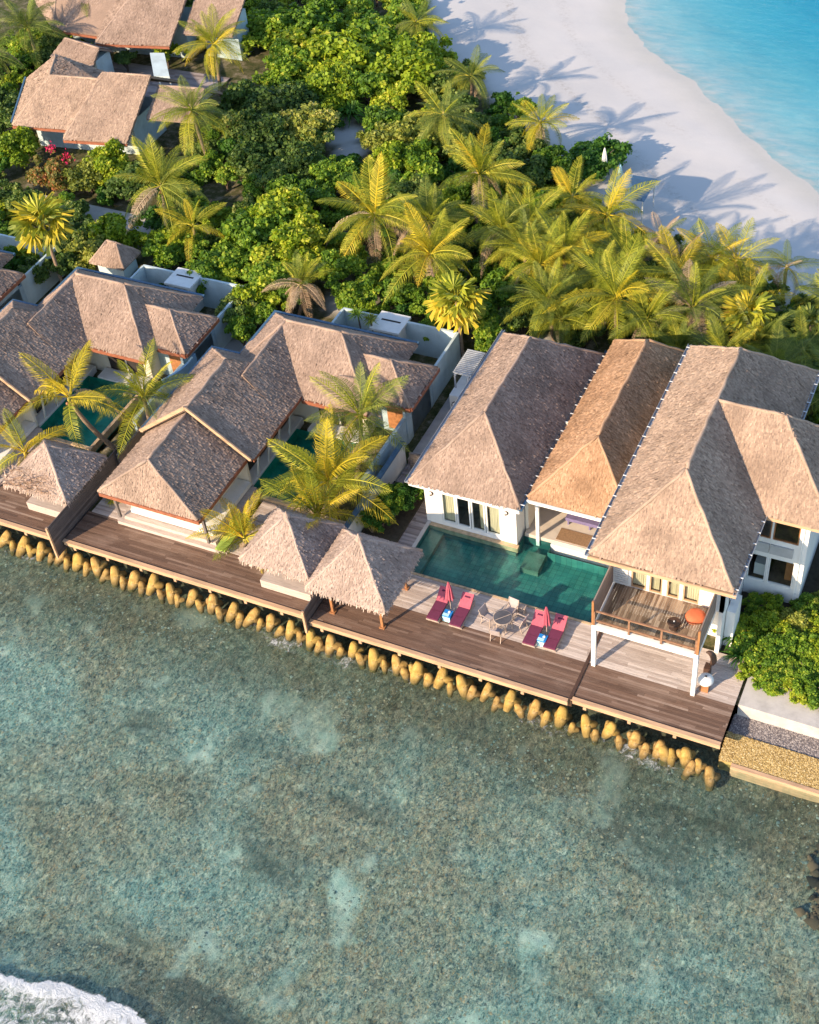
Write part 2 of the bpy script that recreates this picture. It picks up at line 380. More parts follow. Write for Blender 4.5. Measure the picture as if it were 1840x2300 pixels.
def hip(x0, x1, y0, y1, ze, zr, axis, a, b, mid=None):
    if axis == 'y':
        m = (x0+x1)/2 if mid is None else mid; r0, r1 = (m, a, zr), (m, b, zr)
        return [(x0, y0, ze), (x1, y0, ze), (x1, y1, ze), (x0, y1, ze), r0, r1], [(0, 1, 4), (1, 2, 5, 4), (2, 3, 5), (3, 0, 4, 5)]
    m = (y0+y1)/2 if mid is None else mid; r0, r1 = (a, m, zr), (b, m, zr)
    return [(x0, y0, ze), (x1, y0, ze), (x1, y1, ze), (x0, y1, ze), r0, r1], [(0, 1, 5, 4), (1, 2, 5), (2, 3, 4, 5), (3, 0, 4)]
HC = ((4, 5), (0, 4), (1, 4), (2, 5), (3, 5)); HCX = ((4, 5), (0, 4), (3, 4), (1, 5), (2, 5))

# ------------------------------------------------------------------ ground, sea
def fnoise(x, y, seed=0, octs=5, base=1.0, rough=.6):
    """cheap value noise"""
    r = np.random.default_rng(seed); out = np.zeros_like(x); amp = 1; fr = base; tot = 0
    for _ in range(octs):
        N = 256; g = r.uniform(-1, 1, (N, N)); xi = x*fr; yi = y*fr; x0 = np.floor(xi).astype(int); y0 = np.floor(yi).astype(int)
        fx = xi-x0; fy = yi-y0; fx = fx*fx*(3-2*fx); fy = fy*fy*(3-2*fy)
        a = g[x0 % N, y0 % N]; b = g[(x0+1) % N, y0 % N]; c = g[x0 % N, (y0+1) % N]; d = g[(x0+1) % N, (y0+1) % N]
        out += amp*((a*(1-fx)+b*fx)*(1-fy)+(c*(1-fx)+d*fx)*fy); tot += amp; amp *= rough; fr *= 2.03
    return out/tot
def grid(name, xs, ys, zf, mat, attrs=None, smooth=True):
    X, Y = np.meshgrid(xs, ys); Z = zf(X, Y); nx, ny = len(xs), len(ys)
    me = bpy.data.meshes.new(name); me.vertices.add(nx*ny); me.vertices.foreach_set("co", np.stack([X, Y, Z], -1).reshape(-1).astype(np.float32))
    i = (np.arange(ny-1)[:, None]*nx+np.arange(nx-1)[None]).ravel(); q = np.stack([i, i+1, i+nx+1, i+nx], 1).astype(np.int32)
    me.loops.add(q.size); me.loops.foreach_set("vertex_index", q.ravel()); me.polygons.add(len(q))
    me.polygons.foreach_set("loop_start", np.arange(0, q.size, 4, dtype=np.int32)); me.polygons.foreach_set("loop_total", np.full(len(q), 4, np.int32))
    me.polygons.foreach_set("use_smooth", np.full(len(q), smooth)); 
    for k, fn in (attrs or {}).items():
        at = me.attributes.new(k, 'FLOAT', 'POINT'); at.data.foreach_set("value", fn(X, Y, Z).ravel().astype(np.float32))
    me.update(calc_edges=True); me.materials.append(mat)
    o = bpy.data.objects.new(name, me); COL.objects.link(o); return struct(o)
SHORE = [(-60, 150), (-44, 125), (-36.2, 110.3), (-32.6, 104.7), (-28.8, 100.5), (-24.6, 96.8), (-20.5, 93.0), (-17.5, 89.9), (-14.8, 87.3), (-12.9, 85.6), (-8, 81.5), (0, 76), (20, 66), (60, 50)]
VEG = [(-70, 150), (-58, 115), (-50.7, 103.5), (-45.9, 95.6), (-40, 91), (-34.0, 86.0), (-31, 81.5), (-27.0, 79.0), (-22.5, 75.5), (-18.2, 72.5), (-13.6, 72.2), (-10.1, 70.8), (0, 67), (20, 57), (60, 42)]
def sdist(X, Y, poly):
    best = np.full(X.shape, 1e9); sg = np.ones(X.shape)
    for (ax, ay), (bx, by) in zip(poly[:-1], poly[1:]):
        dx, dy = bx-ax, by-ay; t = np.clip(((X-ax)*dx+(Y-ay)*dy)/(dx*dx+dy*dy), 0, 1)
        d = np.hypot(X-ax-t*dx, Y-ay-t*dy); cr = dx*(Y-ay)-dy*(X-ax); k = d < best
        best = np.where(k, d, best); sg = np.where(k, np.sign(-cr), sg)
    return best*sg     # + on the land side (below/left of the line)
HOLES = [(-50.0, 83.6, 1.9), (-48.2, 80.6, 1.6), (-46.6, 78.6, 1.2), (-38, 61.5, 1.6), (-33.5, 67.3, 1.6), (-45.5, 73.5, .8), (-24.5, 61.2, .9), (-42.5, 54.5, 1.5), (-30, 64.4, .9)]
def terr_z(X, Y):
    d = sdist(X, Y, SHORE); d = d+1.3*fnoise(X, Y, 3, 3, .08)
    z = np.where(d > 0, -1.42+.075*d, -1.42+.10*d); z = np.maximum(z, -4.2+.3*fnoise(X, Y, 9, 2, .05)); 
    z = np.minimum(z, -.17); e = sdist(X, Y, VEG)
    for a, b, c, d in ((-25.1, -13.6, 40.6, 45.9), (-35.6, -30.6, 42.9, 49.3), (-50.6, -45.6, 42.9, 49.3)): z = np.where((X > a) & (X < b) & (Y > c) & (Y < d), -1.0, z)
    z = z+np.clip(-e/6, 0, 1)*.05*fnoise(X, Y, 5, 4, .5)
    return z
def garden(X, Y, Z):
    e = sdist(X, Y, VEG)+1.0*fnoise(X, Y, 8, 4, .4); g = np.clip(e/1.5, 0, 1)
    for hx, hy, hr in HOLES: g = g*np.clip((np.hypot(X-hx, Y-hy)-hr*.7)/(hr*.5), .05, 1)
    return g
def wet(X, Y, Z): return np.clip(1-np.abs(Z+1.38)/.16, 0, 1)*.8
def wrack(X, Y, Z):
    d = sdist(X, Y, SHORE)
    a = 9.5+1.3*fnoise(X, Y, 21, 3, .06); b = 5.0+1.0*fnoise(X, Y, 22, 3, .07)
    return np.clip(np.exp(-((d-a)/.35)**2)*1.0+np.exp(-((d-b)/.3)**2)*.6*(fnoise(X, Y, 23, 2, .1) > -.1)+np.clip(fnoise(X, Y, 24, 6, .5, .75)-.35, 0, 1)*1.2, 0, 1)
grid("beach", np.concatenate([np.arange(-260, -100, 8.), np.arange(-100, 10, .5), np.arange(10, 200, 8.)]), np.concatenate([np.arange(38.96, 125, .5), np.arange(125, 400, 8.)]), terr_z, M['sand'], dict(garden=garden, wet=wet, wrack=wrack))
# lagoon water: a closed body over the sloping sand
lg = MB(); LS = [(x, y) for x, y in SHORE]
lp = [(-100, 400), (-64, 150)]+[(x-2.6, y-2.6) for x, y in SHORE[1:]]+[(260, 20), (260, 400)]
n_ = len(lp); lg.add([(x, y, -1.42) for x, y in lp]+[(x, y, -6) for x, y in lp], [tuple(range(n_))[::-1], tuple(range(n_, 2*n_))]+[(i, (i+1) % n_, (i+1) % n_+n_, i+n_) for i in range(n_)])
lo_ = lg.build("lagoon_water", M['lagoon']); struct(lo_)
import bmesh
bm = bmesh.new(); bm.from_mesh(lo_.data); bmesh.ops.recalc_face_normals(bm, faces=bm.faces); bm.to_mesh(lo_.data); bm.free()

def bed_mat():
    m, n, b, o = newmat("reef_flat")
    a = noise(n, .16, 6, .62, None, .5); f = noise(n, 3.4, 8, .80, (1.25, .85, 1), .9); ff = noise(n, 9, 5, .8, (1.4, .8, 1), .5)
    band = noise(n, .22, 5, .65, (.45, 1.5, 1), .4); pal = noise(n, 1.1, 6, .7, None, .5)
    c1 = ramp(n, f, [(.34, (.04, .055, .05)), (.43, (.14, .15, .125)), (.50, (.29, .28, .215)), (.57, (.47, .42, .30)), (.66, (.74, .68, .53))])
    c2 = ramp(n, f, [(.34, (.035, .085, .095)), (.43, (.15, .25, .24)), (.50, (.29, .40, .36)), (.57, (.46, .55, .47)), (.66, (.72, .78, .66))])
    c = mixc(n, c1, c2, ramp(n, a, [(.40, (0, 0, 0)), (.60, (1, 1, 1))]))
    c = mixc(n, c, (.42, .25, .11), ramp(n, ff, [(.54, (0, 0, 0)), (.61, (.85, .85, .85))]))
    c = mixc(n, c, (.02, .035, .04), ramp(n, ff, [(.38, (.9, .9, .9)), (.47, (0, 0, 0))]))
    c = mixc(n, c, (.07, .085, .075), ramp(n, band, [(.30, (.75, .75, .75)), (.46, (0, 0, 0))]))
    c = mixc(n, c, (.50, .58, .48), ramp(n, pal, [(.56, (0, 0, 0)), (.74, (.42, .42, .42))]))
    sandp = noise(n, .33, 4, .5, None, .3)
    c = mixc(n, c, (.60, .68, .58), ramp(n, sandp, [(.605, (0, 0, 0)), (.70, (.75, .75, .75))]))
    # brown algae belt close to the wall
    gm = n.nodes.new("ShaderNodeNewGeometry"); sp = n.nodes.new("ShaderNodeSeparateXYZ"); n.links.new(gm.outputs["Position"], sp.inputs[0])
    mr = n.nodes.new("ShaderNodeMapRange"); mr.inputs[1].default_value = 31.5; mr.inputs[2].default_value = 35.2; n.links.new(math_(n, 'ADD', sp.outputs[1], math_(n, 'MULTIPLY', a, 3.0)), mr.inputs[0])
    alg = ramp(n, f, [(.3, (.03, .028, .02)), (.5, (.105, .088, .05)), (.62, (.19, .165, .10)), (.75, (.34, .32, .27))])
    c = mixc(n, c, alg, math_(n, 'MULTIPLY', mr.outputs[0], .62))
    n.links.new(c, b.inputs["Base Color"]); b.inputs["Roughness"].default_value = .9; b.inputs["Specular IOR Level"].default_value = .1
    bump(n, b, noise(n, 7, 7, .9), .9, .08); return m
M['bed'] = bed_mat()
FL = [(-45, 13.2), (-31.4, 14.5), (-29.8, 15.0), (-28.0, 15.3), (-25.7, 15.4), (-23.2, 15.5), (-20, 15.0), (-10, 13)]
def bed_z(X, Y):
    z = -1.98-.02*(36-Y)*.3+.09*fnoise(X, Y, 31, 6, 1.1, .72)+.10*fnoise(X, Y, 32, 3, .2)
    e = sdist(X, Y, FL)-np.clip((X+22)/3, 0, 9); k = np.clip(1+e/2.5, 0, 1); z = z*(1-k)+(-1.56+.06*fnoise(X, Y, 33, 4, 1.0))*k
    return np.minimum(z, -1.50)
grid("seabed", np.concatenate([np.arange(-200, -56, 6.), np.arange(-56, 6, .16), np.arange(6, 200, 6.)]), np.concatenate([np.arange(-200, 9, 8.), np.arange(9, 38.5, .16)]), bed_z, M['bed'])
struct(MB().add([(-260, -260, -1.455), (260, -260, -1.455), (260, 37.35, -1.455), (-260, 37.35, -1.455)], [(0, 1, 2, 3)]).build("sea_water", M['sea']))
struct(MB().box(-260, -6.35, 37.3, 37.9, -2.6, -.19).build("sea_wall", simple("wet_coral_wall", (.10, .085, .06), .9, .4, 3, .6)))

# coral rubble on the reef flat: real lumps, one object
def lumps(n, xr, yr, z, r0, r1, flat=.5, seed=1, dens=None):
    r = np.random.default_rng(seed); x = r.uniform(*xr, n); y = r.uniform(*yr, n)
    if dens is not None:
        k = dens(x, y) > r.uniform(0, 1, n); x, y = x[k], y[k]; n = len(x)
    s = r0+(r1-r0)*r.power(.6, n)**2
    base = np.array([(1, 0, 0), (-1, 0, 0), (0, 1, 0), (0, -1, 0), (0, 0, 1)], float)
    tri = np.array([(0, 2, 4), (2, 1, 4), (1, 3, 4), (3, 0, 4)])
    a = r.uniform(0, 6.28, n); ca, sa = np.cos(a), np.sin(a)
    v = base[None]*(s[:, None, None])*r.uniform(.6, 1.35, (n, 5, 3)); v[:, :, 2] *= flat
    vx = v[:, :, 0]*ca[:, None]-v[:, :, 1]*sa[:, None]+x[:, None]; vy = v[:, :, 0]*sa[:, None]+v[:, :, 1]*ca[:, None]+y[:, None]
    zz = z(x, y) if callable(z) else z
    V = np.stack([vx, vy, v[:, :, 2]+np.reshape(zz, (-1, 1) if callable(z) else (1, 1))], -1).reshape(-1, 3)
    Fc = (tri[None]+5*np.arange(n)[:, None, None]).reshape(-1, 3)
    return V, Fc, np.repeat(r.uniform(0, 1, n), 4)
def tri_obj(name, V, Fc, T, mat):
    me = bpy.data.meshes.new(name); me.vertices.add(len(V)); me.vertices.foreach_set("co", V.ravel().astype(np.float32))
    me.loops.add(Fc.size); me.loops.foreach_set("vertex_index", Fc.ravel().astype(np.int32)); me.polygons.add(len(Fc))
    me.polygons.foreach_set("loop_start", np.arange(0, Fc.size, 3, dtype=np.int32)); me.polygons.foreach_set("loop_total", np.full(len(Fc), 3, np.int32))
    at = me.attributes.new("tint", 'FLOAT', 'FACE'); at.data.foreach_set("value", T.astype(np.float32))
    me.update(calc_edges=True); me.materials.append(mat); o = bpy.data.objects.new(name, me); COL.objects.link(o); return o
def tintmat(name, stops, rough=.9):
    m, n, b, o = newmat(name); c = ramp(n, attr(n), stops); n.links.new(c, b.inputs["Base Color"]); b.inputs["Roughness"].default_value = rough
    bump(n, b, noise(n, 12, 4, .7), .4, .03); return m
M['coral'] = tintmat("coral_lumps", [(0, (.09, .12, .115)), (.3, (.17, .21, .19)), (.6, (.27, .30, .25)), (.8, (.34, .30, .21)), (.93, (.38, .31, .20)), (1, (.42, .44, .38))])
cd = lambda x, y: np.clip(.45+1.6*fnoise(x, y, 41, 4, .3), .08, 1)
V, Fc, T = lumps(150000, (-56, 5), (9.5, 36.2), lambda x, y: bed_z(x, y)-.02, .03, .125, .45, 5, cd)
stuff(tri_obj("coral_rubble", V, Fc, T, M['coral']))

V, Fc, T = lumps(420, (-1.4, 2.5), (30.2, 35.2), lambda x, y: bed_z(x, y)+.05, .10, .42, .8, 15, lambda x, y: np.clip((x+1.4)/1.2, .15, 1))
stuff(tri_obj("dark_reef_rocks", V, Fc, T, tintmat("dark_reef_rock", [(0, (.03, .025, .02)), (.6, (.10, .07, .045)), (1, (.20, .13, .08))])))
# foam
def foam_mat():
    m, n, b, o = newmat("sea_foam"); b.inputs["Base Color"].default_value = (.86, .88, .9, 1); b.inputs["Roughness"].default_value = .6
    f = noise(n, 2.4, 7, .8, None, 1.2); t = n.nodes.new("ShaderNodeBsdfTransparent"); mx = n.nodes.new("ShaderNodeMixShader")
    k = math_(n, 'ADD', f, math_(n, 'SUBTRACT', attr(n, "dens"), .5))
    n.links.new(ramp(n, k, [(.50, (0, 0, 0)), (.70, (.82, .82, .82))]), mx.inputs[0])
    n.links.new(t.outputs[0], mx.inputs[1]); n.links.new(b.outputs[0], mx.inputs[2]); n.links.new(mx.outputs[0], o.inputs[0])
    bump(n, b, f, .9, .2); return m
M['foam'] = foam_mat()
def foam_d(X, Y, Z):
    e = sdist(X, Y, FL)+.35*fnoise(X, Y, 55, 4, .9)+.1; e = e-np.clip((X+25.5)/3.2, 0, 9)*1.1
    return np.clip(np.where(e > 0, .555+.40*np.exp(-e/.4)+.16*fnoise(X, Y, 58, 4, 1.3), .55+e*1.0), 0, 1)
def foam_z(X, Y):
    e = sdist(X, Y, FL); return -1.43+.10*np.exp(-((e-.35)/.6)**2)+np.where(e > 0, .05, 0)*fnoise(X, Y, 56, 5, 1.5)
o = grid("breaking_wave_foam", np.arange(-45, -16, .15), np.arange(8, 16.5, .15), foam_z, M['foam'], dict(dens=foam_d)); o["kind"] = "stuff"
def foam2_d(X, Y, Z): return np.clip(.44-.16*np.abs(Y-35.75)+.30*fnoise(X, Y, 61, 3, .35), 0, .85)
o = grid("wash_foam", np.arange(-56, -6.6, .2), np.arange(34.9, 36.7, .1), lambda X, Y: -1.435+.02*fnoise(X, Y, 62, 4, 2.), M['foam'], dict(dens=foam2_d)); o["kind"] = "stuff"

# ------------------------------------------------------------------ decks
def planks(x0, x1, y0, y1, z, mat, parent, w=.135, along='x', tint=None, name="deck_board", thick=.035, gap=.012, seed=0):
    r = random.Random(seed); mb = MB(); a0, a1, b0, b1 = (x0, x1, y0, y1) if along == 'x' else (y0, y1, x0, x1)
    b = b0
    while b < b1-.02:
        e = min(b+w-gap, b1); a = a0-r.uniform(0, 2)
        while a < a1:
            L = r.uniform(1.8, 4.2); s, t = max(a, a0), min(a+L-.008, a1)
            if t > s+.02:
                tt = tint((s+t)/2, (b+e)/2, r) if tint else r.uniform(0, 1)
                zz = z+r.uniform(-.004, .004)
                if along == 'x': mb.box(s, t, b, e, zz-thick, zz, tt)
                else: mb.box(b, e, s, t, zz-thick, zz, tt)
            a += L
        b += w
    return stuff(mb.build(name, mat, parent))
def deck(name_label, x0, x1, y0, y1, sea=True, z=0, dryfrom=None):
    t = empty("timber_deck", (0, 0, 0)); tag(t, name_label, "deck")
    dr = dryfrom if dryfrom else 99
    tf = lambda a, b, r: min(1, max(0, r.gauss(.42, .2)))
    planks(x0, x1, y0, min(y1, dr), z, M['deck'], t, tint=tf, seed=int(x0*7))
    if dr < y1: planks(x0, x1, dr, y1, z, M['deckdry'], t, seed=int(x0*9))
    j = MB()
    x = x0+.2
    while x < x1: j.box(x, x+.1, y0+.1, y1, z-.19, z-.045); x += 1.1
    j.build("joist", M['greywood'], t)
    if sea:
        MB().box(x0, x1, y0-.10, y0-.004, z-.30, z-.05).build("fascia_board", M['edge'], t)
        MB().box(x0, x1, y0-.16, y0+.06, z+.003, z+.06).build("kerb_rail", M['edge'], t)
        k = x0+.6; st = MB()
        while k < x1-.2: st.box(k, k+.16, y0-.12, y0+.9, z-.5, z-.31); k += 2.2
        st.build("bearer_end", M['edge'], t)
    return t
deck("weathered timber deck in front of the far-left villa, left of the dark plank fence", -62, -43.5, 36.5, 39.1)
deck("long brown timber deck between the plank fence and the two gazebos", -43.2, -27.65, 36.5, 38.9)
deck("brown sun deck with the red loungers, between gazebo and white balcony posts", -27.5, -13.52, 36.25, 41.0, dryfrom=38.7)
deck("brown timber deck at the right end under the white balcony", -13.40, -6.2, 36.45, 41.6, dryfrom=38.75)
# terrace in front of the middle villa and planting ground
t = empty("timber_terrace"); tag(t, "pale timber terrace between the long deck and the middle villa", "terrace")
planks(-43.0, -34.2, 38.92, 40.2, .02, M['deckdry'], t, seed=5); planks(-34.1, -28.0, 38.92, 43.2, .02, M['deckdry'], t, seed=6)
t = empty("timber_walkway"); tag(t, "grey timber walkway beside the planter hedge, leading to the pool", "walkway")
planks(-27.7, -24.75, 41.15, 49.0, .01, M['corrdeck'], t, seed=15)
MB().box(-27.85, -25.0, 49.0, 58.3, -.3, -.005).build("path_slab", M['path'], t)
t = empty("timber_terrace"); tag(t, "pale boards in front of the left villa beside its gazebo", "terrace"); planks(-60, -47.3, 39.15, 42.9, .02, M['deckdry'], t, seed=8)
struct(MB().box(-67.5, -45.2, 64.2, 66.0, -.3, -.10, rot=R(-1)).build("garden_path", M['concrete']))
# step strip between the two decks
tag(MB().box(-13.52, -13.36, 36.3, 41.0, -.5, .06).build("step_riser", M['wicker']), "dark narrow step edge between the two sea decks", "step")

# tetrapods
def tetrapod_mesh():
    mb = MB(); dirs = [(Vector((.05, -.70, -.70)), .88), (Vector((.62, .70, -.30)), .8), (Vector((-.62, .70, -.30)), .8), (Vector((-.12, .50, .85)), .86)]
    for d, q in dirs:
        d.normalize(); pts = [d*t*q for t in (-.05, .15, .35, .55, .70, .76, .78)]; mb.tube(pts, [.29, .29, .265, .225, .185, .13, .05], 10)
    me = mb.build("t", M['tetra'], None, True); m = me.data; bpy.data.objects.remove(me)
    return m
TM = tetrapod_mesh(); TM.name = "tetrapod"
r = random.Random(3); x = -50.0; k = 0; tl = []; cnt = {}
ORD = "first second third fourth fifth sixth seventh eighth ninth tenth eleventh twelfth thirteenth fourteenth fifteenth sixteenth seventeenth eighteenth".split()
while x < -6.9:
    tl.append((x, 36.0+r.uniform(-.08, .12)-(.25 if k % 2 else 0)+(.12 if x < -27.6 else 0), -1.22+r.uniform(-.08, .08)-(.12 if k % 2 else 0), (.95 if k % 2 == 0 else .68)*r.uniform(.88, 1.1))); k += 1; x += .62+r.uniform(-.07, .08)
tl += [(-7.3, 35.5, -1.42, .8), (-6.3, 35.45, -1.45, .95), (-8.6, 35.85, -1.35, .95)]
for i, (x, y, z, s) in enumerate(tl):
    o = bpy.data.objects.new("tetrapod", TM); COL.objects.link(o); o.location = (x, y, z); o.scale = (s*r.uniform(.92, 1.12), s*r.uniform(.88, 1.05), s*r.uniform(.82, 1.0))
    o.rotation_euler = (r.uniform(-.30, .30), r.uniform(-.35, .35), r.uniform(-.55, .45))
    small = s < .85
    seg = (0 if x < -43.4 else 1 if x < -27.6 else 2 if x < -13.4 else 3, small); cnt[seg] = cnt.get(seg, 0)+1
    where = "far-left deck" if x < -43.4 else "long middle deck" if x < -27.6 else "lounger deck" if x < -13.4 else "right-end deck"
    tag(o, ORD[cnt[seg]-1]+(" small" if small else " large")+" ochre tetrapod from the left under the "+where, "tetrapod", "concrete tetrapods along the sea wall")
tl[-3:]

# promenade on the right
struct(MB().box(-6.05, 60, 38.9, 41.0, -2, -.02).build("promenade", M['concrete']))
V, Fc, T = lumps(30000, (-6.15, 6), (37.85, 38.95), lambda x, y: -.95+(y-37.9)*.12, .02, .07, .7, 9)
struct(MB().box(-6.2, 60, 37.8, 38.95, -2.6, -.95).build("rubble_base", simple("grey_rubble", (.22, .19, .18), .95, .4, 6, .6)))
stuff(tri_obj("grey_gravel", V, Fc, T, tintmat("grey_gravel", [(0, (.10, .085, .085)), (.5, (.22, .19, .185)), (1, (.42, .37, .34))])))
mb = MB(); mb.add([(-6.2, 37.8, -.88), (60, 37.8, -.88), (60, 36.5, -1.3), (-6.2, 36.5, -1.3), (-6.2, 37.8, -2.6), (60, 37.8, -2.6), (60, 36.5, -2.6), (-6.2, 36.5, -2.6)], [(0, 3, 2, 1), (3, 7, 6, 2), (0, 4, 7, 3), (0, 1, 5, 4)])
struct(mb.build("coral_slope", simple("coral_stone_slope", (.42, .28, .10), .95, .4, 4, .8)))
V, Fc, T = lumps(45000, (-6.2, 6), (36.5, 37.85), lambda x, y: -1.3+(y-36.5)*.32, .02, .065, .7, 19)
stuff(tri_obj("ochre_coral_stones", V, Fc, T, tintmat("ochre_stones", [(0, (.18, .11, .035)), (.4, (.38, .26, .09)), (.8, (.52, .38, .16)), (1, (.60, .48, .27))])))
tag(MB().box(-5.6, 60, 36.28, 36.48, -2, -1.24).build("toe_kerb", M['edge']), "pinkish concrete toe kerb at the foot of the coral slope", "kerb")

# ------------------------------------------------------------------ windows and doors
def window(parent, x0, x1, y, z0, z1, fw_=.07, curtain=None, axis='x', frame=None, name="window", fixed=0, deep=.5):
    """frame + pane (+ curtain) set in a wall facing -y (axis x) or +x (axis y: x0,x1 are y range and y is x position)"""
    f = MB(); fr = frame or M['whitemetal']
    def bx(m, a0, a1, b0, b1, c0, c1, t=.5):
        if axis == 'x': m.box(a0, a1, b0, b1, c0, c1, t)
        else: m.box(y-(b1-y), y-(b0-y), a0, a1, c0, c1, t)
    bx(f, x0, x0+fw_, y-.05, y+.05, z0, z1); bx(f, x1-fw_, x1, y-.05, y+.05, z0, z1)
    bx(f, x0+fw_, x1-fw_, y-.05, y+.05, z0, z0+fw_); bx(f, x0+fw_, x1-fw_, y-.05, y+.05, z1-fw_, z1)
    o = f.build(name, fr, parent)
    p = MB(); p.add([(x0+fw_, y, z0+fw_), (x1-fw_, y, z0+fw_), (x1-fw_, y, z1-fw_), (x0+fw_, y, z1-fw_)], [(0, 1, 2, 3)]); p.build("pane", M['pane'], o)
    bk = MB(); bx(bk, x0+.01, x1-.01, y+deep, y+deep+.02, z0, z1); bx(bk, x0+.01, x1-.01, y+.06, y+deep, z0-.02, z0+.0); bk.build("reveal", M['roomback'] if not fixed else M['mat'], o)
    if curtain:
        c = MB(); a, b = curtain; n = 14
        xs = [x0+(x1-x0)*(a+(b-a)*i/n) for i in range(n+1)]
        for i in range(n):
            d0, d1 = .12+.03*(i % 2), .12+.03*((i+1) % 2)
            if axis == 'x': c.add([(xs[i], y+d0, z0+.05), (xs[i+1], y+d1, z0+.05), (xs[i+1], y+d1, z1-.05), (xs[i], y+d0, z1-.05)], [(0, 1, 2, 3)])
            else: c.add([(y-d0, xs[i], z0+.05), (y-d1, xs[i+1], z0+.05), (y-d1, xs[i+1], z1-.05), (y-d0, xs[i], z1-.05)], [(0, 1, 2, 3)])
        c.build("curtain", M['curtain'], o)
    return o
def wall_holes(parent, x0, x1, y0, y1, z0, z1, holes, mat, name="wall"):
    """wall in the xz plane with rectangular openings (x0,x1,z0,z1), thickness y0..y1"""
    mb = MB(); xs = sorted({x0, x1, *[h[0] for h in holes], *[h[1] for h in holes]}); zs = sorted({z0, z1, *[h[2] for h in holes], *[h[3] for h in holes]})
    for i in range(len(xs)-1):
        run = None
        for j in range(len(zs)-1):
            cx, cz = (xs[i]+xs[i+1])/2, (zs[j]+zs[j+1])/2
            if any(h[0] < cx < h[1] and h[2] < cz < h[3] for h in holes): continue
            mb.box(xs[i], xs[i+1], y0, y1, zs[j], zs[j+1])
    return mb.build(name, mat, parent)
def gutter(parent, x, y0, y1, z, mat, brackets=True, w=.12):
    g = MB(); g.box(x-w, x+w, y0, y1, z-.10, z-.07); g.box(x-w-.015, x-w, y0, y1, z-.10, z+.03); g.box(x+w, x+w+.015, y0, y1, z-.10, z+.03)
    o = g.build("gutter", mat, parent)
    if brackets:
        b = MB(); y = y0+.3
        while y < y1: b.box(x-w-.02, x+w+.02, y, y+.05, z+.03, z+.05); y += .75
        b.build("bracket", M['whitemetal'], o)
    return o

# ------------------------------------------------------------------ pool villa A (three thatched roofs)
A = empty("pool_villa", (-22.3, 45, 0)); tag(A, "white pool villa with hipped brown thatch roof, left of the three joined roofs", "villa")
A.location = (0, 0, 0)
V, Fs = hip(-25.5, -19.2, 44.6, 57.9, 3.0, 6.1, 'y', 47.8, 54.35)
thatch(V, Fs, M['thatch'], A, caps=HC)
holesA = [(-23.86, -20.42, .22, 2.52)]
wall_holes(A, -24.8, -19.55, 44.87, 45.07, -.35, 2.86, holesA, M['white'])
MB().box(-24.8, -24.6, 45.07, 57.3, -.35, 2.86).box(-19.75, -19.55, 45.07, 57.3, -.35, 2.86).box(-24.6, -19.75, 57.1, 57.3, -.35, 2.86).build("wall", M['white'], A)
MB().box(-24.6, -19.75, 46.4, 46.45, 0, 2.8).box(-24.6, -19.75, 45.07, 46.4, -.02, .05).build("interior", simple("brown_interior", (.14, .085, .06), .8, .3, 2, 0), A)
for a, b, cu in ((-23.84, -23.02, (0, .95)), (-22.98, -22.18, None), (-22.12, -21.34, (.55, 1)), (-21.28, -20.44, (.2, 1))):
    window(A, a, b, 44.93, .24, 2.50, .075, cu, deep=1.3, name="glass_door")
MB().box(-25.5, -19.2, 44.50, 44.58, 2.74, 2.94).build("eave_board", M['white'], A)
for x in (-24.43, -20.13):
    m = MB(); m.tube([(x+.13*math.cos(a), 44.82, 2.22+.16*math.sin(a)) for a in np.linspace(-1.9, 1.9, 9)], .035, 6); m.build("wall_lamp", M['wicker'], A)
gutter(A, -19.16, 44.5, 58.2, 3.1, M['bluemetal']); gutter(A, -25.62, 44.5, 58.2, 3.0, M['greymetal'], False, .08)
MB().box(-24.95, -19.42, 44.60, 44.862, -.35, -.02).build("plinth", M['stone'], A)
# villa B
B = empty("pool_villa"); tag(B, "middle pool pavilion with the most orange thatch roof, open veranda below", "villa")
V, Fs = hip(-19.02, -13.5, 45.3, 59.0, 3.3, 6.06, 'y', 48.05, 56.2)
thatch(V, Fs, M['thatch_orange'], B, caps=HC)
MB().box(-19.0, -13.6, 45.5, 45.68, 2.9, 3.1).build("veranda_beam", M['white'], B)
MB().box(-18.72, -18.54, 45.5, 45.66, -.4, 2.9).build("veranda_post", M['white'], B)
MB().box(-19.3, -13.7, 51.5, 51.7, -.3, 3.1).box(-19.5, -19.32, 46, 51.5, -.3, 3.0).build("wall", M['cream'], B)
MB().box(-19.4, -13.7, 45.62, 51.5, -.5, .2).build("veranda_floor", M['tiles'], B)
MB().box(-17.85, -13.7, 45.38, 45.6, -.5, .12).build("step", M['white'], B)
M['poolledge'] = simple('pool_ledge_tiles', (.10, .17, .14), .4, .35, 1.5, .1); MB().box(-17.85, -13.6, 44.92, 45.36, -.9, -.5).build("step", M['poolledge'], B)
MB().box(-19.05, -13.6, 45.17, 45.26, 3.0, 3.18).build("eave_board", M['white'], B)
tag(MB().box(-17.7, -15.6, 45.75, 46.62, .205, .23).build("floor_mat", M['mat']), "brown woven mat on the veranda floor under the orange roof", "mat")
be = empty("day_bench", (0, 0, 0)); tag(be, "long violet-grey cushioned bench on the veranda behind the pool", "bench")
MB().box(-17.6, -14.9, 46.95, 47.45, .5, .72).build("cushion", M['purple'], be)
for x in (-17.5, -16.3, -15.0): MB().box(x, x+.08, 46.98, 47.06, .2, .5).box(x, x+.08, 47.36, 47.44, .2, .5).build("leg", M['purple'], be)
